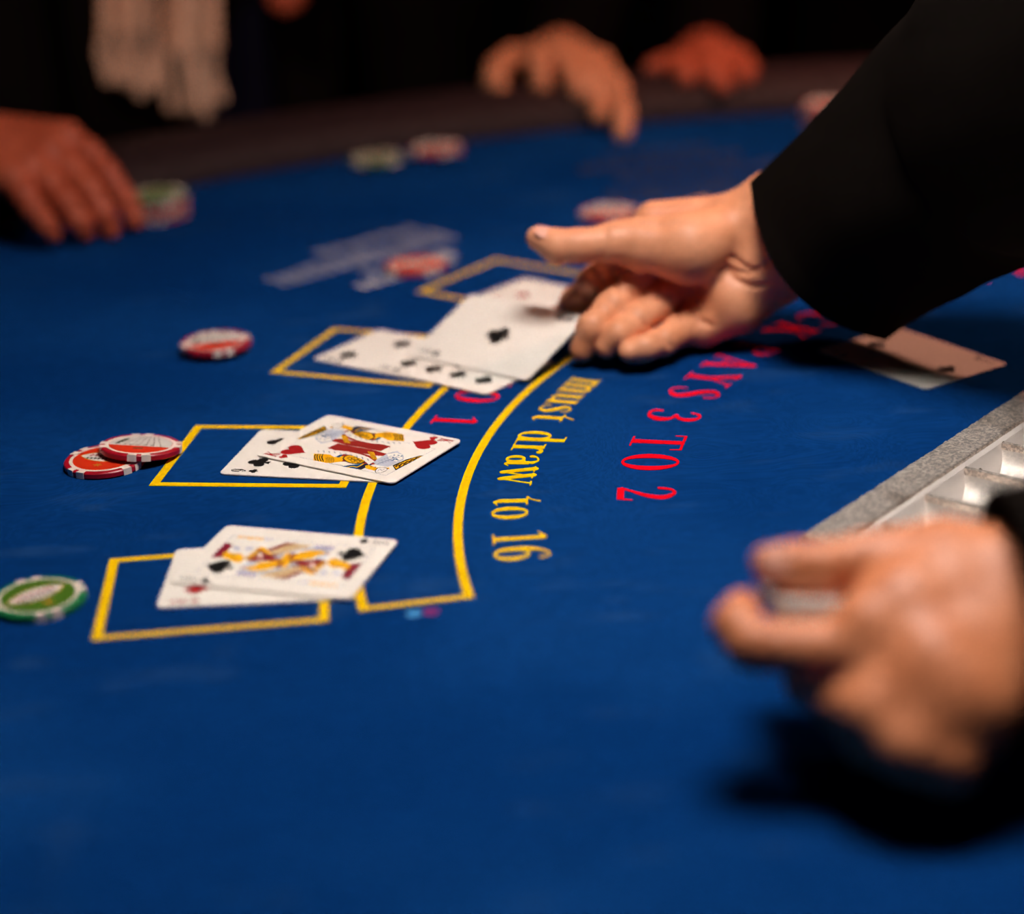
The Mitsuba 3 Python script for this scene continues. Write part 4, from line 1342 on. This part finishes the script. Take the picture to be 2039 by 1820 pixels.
def sleeve(path, lens_axis, thick=0.0028, seed=0, rows=72, fold=0.004, notch=None, flat=0.0):
    """A cloth tube along (centre, half width, half depth) stations, open at the first one, with soft folds."""
    rng = np.random.default_rng(seed)
    c = catmull([np.r_[p, a, b] for p, a, b in path], 10)
    cen, A_, B_ = c[:, :3], c[:, 3], c[:, 4]
    tan = np.gradient(cen, axis=0)
    tan /= np.linalg.norm(tan, axis=1, keepdims=True)
    n, m = len(c), rows
    th = np.linspace(0, 2 * math.pi, m, endpoint=False)
    X = np.array([unit(np.cross(lens_axis, q)) for q in tan])
    Y = np.cross(tan, X)
    s = np.r_[0, np.cumsum(np.linalg.norm(np.diff(cen, axis=0), axis=1))]

    def ringpts(i, off):
        a, b = A_[i] + off, B_[i] + off
        lens = np.sign(np.sin(th)) * np.abs(np.sin(th)) ** (1.0 + flat * max(0.0, 1 - s[i] * 5))
        e = np.cos(th)[:, None] * X[i] * a + lens[:, None] * Y[i] * b
        p = cen[i] + e
        k = meshkit.fbm(np.c_[np.cos(th) * 1.6, np.sin(th) * 1.6, np.full(m, s[i] * 14)] + seed * 7.3, 3) - 0.5
        amp = fold * min(1.0, 0.25 + s[i] * 12)
        return p + (e / np.linalg.norm(e, axis=1, keepdims=True)) * (k * 2 * amp)[:, None]

    rings = [ringpts(i, 0) for i in range(n)]
    if notch is not None:
        rings[0][notch[0]] += tan[0] * notch[1]
    inner = [ringpts(i, -thick) for i in range(min(n - 1, 12), -1, -1)]
    seq = rings[::-1] + [rings[0] - tan[0] * 0.0008 * 0 + (cen[0] - rings[0]) * 0.01] + inner[::-1]
    V = np.vstack(seq)
    k = len(seq)
    i, j = np.meshgrid(np.arange(k - 1), np.arange(m), indexing='ij')
    q = np.stack([i * m + j, i * m + (j + 1) % m, (i + 1) * m + (j + 1) % m, (i + 1) * m + j], -1).reshape(-1, 4)
    F = [q[:, [0, 1, 2]], q[:, [0, 2, 3]]]
    for ring_, flip in ((0, True), (k - 1, False)):
        cc = len(V)
        V = np.vstack([V, seq[ring_].mean(0)])
        tri = np.stack([np.full(m, cc), ring_ * m + np.arange(m), ring_ * m + (np.arange(m) + 1) % m], 1)
        F.append(tri[:, ::-1] if flip else tri)
    mesh = trimesh.Trimesh(V, np.vstack(F), process=False)
    trimesh.repair.fix_normals(mesh)
    return mesh


def nail_on(hand, near, along, size):
    """A nail plate laid on the hand's skin at the point nearest to near."""
    k = np.argmin(np.linalg.norm(hand.vertices - near, axis=1))
    near_k = np.argsort(np.linalg.norm(hand.vertices - hand.vertices[k], axis=1))[:60]
    n_ = hand.vertex_normals[near_k].mean(0)
    return nail(hand.vertices[near_k].mean(0) - 0.0001 * n_, along, n_, size)


def nail(center, along, normal, size):
    e = trimesh.creation.icosphere(subdivisions=3, radius=1.0)
    a = unit(along)
    n_ = unit(normal - (normal @ a) * a)
    e.apply_transform(frame([0, 0, 0], a * size[0], np.cross(n_, a) * size[1], n_ * size[2]))
    e.apply_translation(center)
    return e


LIFT = UP * 0.8 - FWD * 0.6
# the dealer: body to the right of the frame, both sleeves coming in
RE, LE = np.array([0.345, 0.985, 1.135]), np.array([0.335, 0.665, 1.115])
right_sleeve = sleeve([(cp(1628, 521, 1.160), 0.0590, 0.050), (cp(1690, 470, 1.146), 0.0600, 0.052), (cp(1800, 385, 1.115), 0.0640, 0.056), (cp(1930, 290, 1.085), 0.0730, 0.060), (cp(2075, 190, 1.040), 0.0810, 0.066), (RE + [0.0, 0, 0], 0.0780, 0.072), (RE + [0.075, 0.02, 0.11], 0.074, 0.072)], FWD, seed=4, fold=0.0045, flat=1.1)
left_sleeve = sleeve([(cp(2014, 1245, .728), 0.0490, 0.050), (cp(2090, 1235, .728), 0.0500, 0.050), (cp(2250, 1190, .73), 0.052, 0.050), ([0.280, 0.652, 1.035], 0.054, 0.050), (LE, 0.060, 0.058), (LE + [-0.012, 0.04, 0.10], 0.066, 0.064)], FWD, seed=9, fold=0.002)
dealer = figure('person in black suit dealing, one hand laying down the ace, the other gripping the deck', loc(0.232, 0.375), math.degrees(math.atan2(-TN[1], -TN[0])),
                [right_hand, left_hand], 'skin_dealer', 'suit_black', 'cloth_black', (cp(1795, 365, 1.118), cp(*B(2600, 560, .732, 0)[:3])), ('upper', 'upper'), [right_sleeve, left_sleeve], lean=math.radians(24), elbows=(RE, LE))
part(dealer, 'thumbnail', nail_on(right_hand, cp(*A(205, 300, 1.1560, 0)[:3]), cp(*A(150, 350, 1.16, 0)[:3]) - cp(*A(330, 395, 1.16, 0)[:3]), (0.0062, 0.0046, 0.0008)), 'nail', True)
part(dealer, 'thumbnail', nail_on(left_hand, cp(*B(455, 330, .7240, 0)[:3]), cp(*B(380, 365, .709, 0)[:3]) - cp(*B(600, 390, .709, 0)[:3]), (0.0078, 0.0058, 0.0014)), 'nail', True)

edge_player = figure('person standing beyond the left edge, bare forearm resting by a stack of chips', (-0.615, 1.60), -30.0, [edge_hand], 'skin_left_player', 'cloth_black', 'cloth_black',
                     (cp(*C(-900, 560, 1.462, 0)[:3]), None), ('upper', True), lean=math.radians(8), elbows=([-0.570, 1.462, 1.09], None))
scarf_player = figure('person in black wearing a fringed cream scarf, standing behind the far rail', (-0.400, 2.035), -62.0, [hang_hand], 'skin_ruddy', 'cloth_black', 'denim_navy', (None, cp(567, -134, 2.05)))
rail_player = figure('person in black with fingers draped over the rail above the felt', (0.045, 2.26), -88.0, [rail_hand], 'skin_player', 'cloth_black', 'cloth_black', (None, cp(*D(1425, 205, 1.99, 0)[:3])))
ruddy_player = figure('person in black with a reddish hand on the rail, between rail fingers and black sleeve', (0.52, 2.37), -98.0, [ruddy_hand], 'skin_ruddy', 'cloth_black', 'cloth_black', (cp(*E(443, 245, 2.05, 0)[:3]), None))


# the scarf: two hanging ends with fringe, round the neck of its wearer
def scarf_end(top, pts, width, wave, seed):
    """A folded knitted band that falls through the points pts; returns the mesh and the lower edge."""
    path = catmull(np.array([top] + pts), 10)
    n, m = len(path), 40
    side = unit([0.93, 0.30, 0.0])
    out = unit(np.cross(side, [0, 0, 1.0]))
    x = np.linspace(-0.5, 0.5, m)
    front, back = [], []
    for i, c in enumerate(path):
        k = i / (n - 1)
        off = 0.016 * np.sin(x * wave + seed) + 0.008 * np.sin(x * wave * 2.3 + 2 * seed + 3 * k)
        row = c + side * (x * width * (0.8 + 0.2 * k))[:, None] + out * off[:, None]
        front.append(row + out * 0.003)
        back.append(row - out * 0.003)
    front, back = np.array(front), np.array(back)
    loop = np.concatenate([front, back[:, ::-1]], 1)
    mm = loop.shape[1]
    V = loop.reshape(-1, 3)
    i, j = np.meshgrid(np.arange(n - 1), np.arange(mm), indexing='ij')
    q = np.stack([i * mm + j, i * mm + (j + 1) % mm, (i + 1) * mm + (j + 1) % mm, (i + 1) * mm + j], -1).reshape(-1, 4)
    capf = []
    for r_ in (0, n - 1):
        for j_ in range(m - 1):
            a_, b_, c_, d_ = r_ * mm + j_, r_ * mm + j_ + 1, r_ * mm + mm - 2 - j_, r_ * mm + mm - 1 - j_
            capf.append([a_, b_, c_, d_])
    q = np.vstack([q, capf])
    mesh = trimesh.Trimesh(V, np.vstack([q[:, [0, 1, 2]], q[:, [0, 2, 3]]]), process=False)
    trimesh.repair.fix_normals(mesh)
    return mesh, (front[-1] + back[-1]) / 2


neck = np.array([-0.385, 1.985, 1.49])
rng = np.random.default_rng(11)
ends = [
    ([cp(250, -900, 1.80), cp(248, -400, 1.84), cp(250, -60, 1.865), cp(254, 62, 1.875)], 0.056, 12.0, 0.4),
    ([cp(372, -900, 1.80), cp(378, -400, 1.84), cp(383, -60, 1.865), cp(385, 102, 1.875)], 0.050, 9.0, 2.2),
]
meshes, edges = [], []
for i_, (pts_, w_, wave_, sd_) in enumerate(ends):
    m_, e_ = scarf_end(neck + [(-0.06, 0.06)[i_], 0.0, 0.0], pts_, w_, wave_, sd_)
    meshes.append(m_); edges.append(e_)
collar = nets(lambda p: np.hypot(np.hypot(p[:, 0] + 0.391, p[:, 1] - 2.018) - 0.088, p[:, 2] - 1.47 - 0.15 * (p[:, 1] - 2.018)) - 0.026, [-0.54, 1.88, 1.40], [-0.24, 2.16, 1.54], 0.008)
part(scarf_player, 'scarf', joined([meshes[0], meshes[1], collar]), 'knit_cream', 40, label='ribbed cream scarf with fringed ends')
for i_, e_ in enumerate(edges):
    for j_ in range(6):
        a_ = e_[3 + int(j_ * 6.6)]
        ln = (0.044 + 0.010 * (j_ > 2) if i_ == 0 else 0.052) + 0.010 * (rng.random() - 0.5)
        b_ = a_ + np.array([0.006 * (rng.random() - 0.5), 0.010 * (rng.random() - 0.5), -ln])
        mid_ = (a_ + b_) / 2 + (rng.random(3) - 0.5) * 0.008
        ft = lambda p: chain(p, [(a_ + [0, 0, 0.004], 0.0034), (mid_, 0.0040), (b_, 0.0054)], 0.002)
        part(scarf_player, 'scarf__tassel', nets(ft, np.minimum(a_, b_) - 0.014, np.maximum(a_, b_) + 0.014, 0.0022), 'knit_cream', True)

# the deck in the near hand: cards on edge to the lens between thumb and forefinger
dx, dz = unit(RIGHT * 0.995 + UP * -0.03), unit(UP * 0.97 - FWD * 0.09)
dy = np.cross(dz, dx)
dz = np.cross(dx, dy)
D0 = cp(1548, 1218, 0.716)
for k in range(22):
    t = thing('playing_card', 'top card of the deck squared up in the near hand' if k == 21 else 'card in the deck squared up in the near hand, white edge showing', 'playing card', None if k == 21 else 'cards of the deck in the near hand')
    o = D0 + dz * (-0.0036 + 0.00033 * k) + dx * 0.0006 * math.sin(5 * k)
    reuse(t, 'sheet', DECK_SHEET, frame(o, dx, dy, dz))

# ---------------------------------------------------------------- lamps out of view above the frame, one an added fill


def pendant(label, at, radius, power):
    t = thing('unseen_pendant_lamp', label, 'lamp')
    sh = trimesh.creation.revolve(np.array([[radius + 0.022, -0.155], [radius + 0.025, -0.155], [radius + 0.020, 0.02], [0.07, 0.14], [0.03, 0.16], [0.03, 0.156], [0.067, 0.136], [radius + 0.017, 0.02], [radius + 0.022, -0.155]]), sections=48)  # unseen skirt, made deep to dim the far felt
    M = trimesh.transformations.translation_matrix(at)
    part(t, 'shade', sh, 'lamp_black', 30, to=M)
    d = trimesh.creation.cylinder(radius, 0.01, sections=48)
    k = part(t, 'diffuser', d, 'lamp_black', to=M @ trimesh.transformations.translation_matrix([0, 0, 0.006]))
    scene[k]['emitter'] = {'type': 'area', 'radiance': rgb(*power)}
    c = trimesh.creation.cylinder(0.004, 3.0 - at[2] - 0.15, sections=12)
    part(t, 'cord', c, 'lamp_black', to=trimesh.transformations.translation_matrix([at[0], at[1], (3.0 + at[2] + 0.15) / 2]))


pendant('unseen black pendant lamp placed to light the near end of the card table', LAMP, LAMP_RADIUS, LAMP_POWER)
t = thing('fill_spotlight', 'added black fill lamp under the ceiling, aimed at the scarf', 'fill_spotlight')
sd = unit(FILL_SPOT_AIM - FILL_SPOT)
can = trimesh.creation.revolve(np.array([[0, -0.12], [0.045, -0.12], [0.05, -0.10], [0.05, 0.03], [0.046, 0.03], [0.044, -0.02], [0, -0.02]]), sections=32)
SM = trimesh.geometry.align_vectors([0, 0, 1], sd)
SM[:3, 3] = FILL_SPOT
part(t, 'housing', can, 'lamp_black', 30, to=SM)
rod = trimesh.creation.cylinder(0.008, 3.0 - FILL_SPOT[2], sections=12)
part(t, 'bracket', rod, 'lamp_black', to=trimesh.transformations.translation_matrix([FILL_SPOT[0], FILL_SPOT[1] - 0.06, (3.0 + FILL_SPOT[2]) / 2]))
scene['fill_spot_beam'] = {'type': 'spot', 'intensity': rgb(*FILL_SPOT_POWER), 'cutoff_angle': 6.0, 'beam_width': 4.4,
                           'to_world': T4().look_at(origin=FILL_SPOT.tolist(), target=FILL_SPOT_AIM.tolist(), up=[0, 0, 1])}  # added fill for the scarf, without a visible source
pendant('unseen warm pendant lamp placed to light the far hands and rail', WARM, WARM_RADIUS, WARM_POWER)
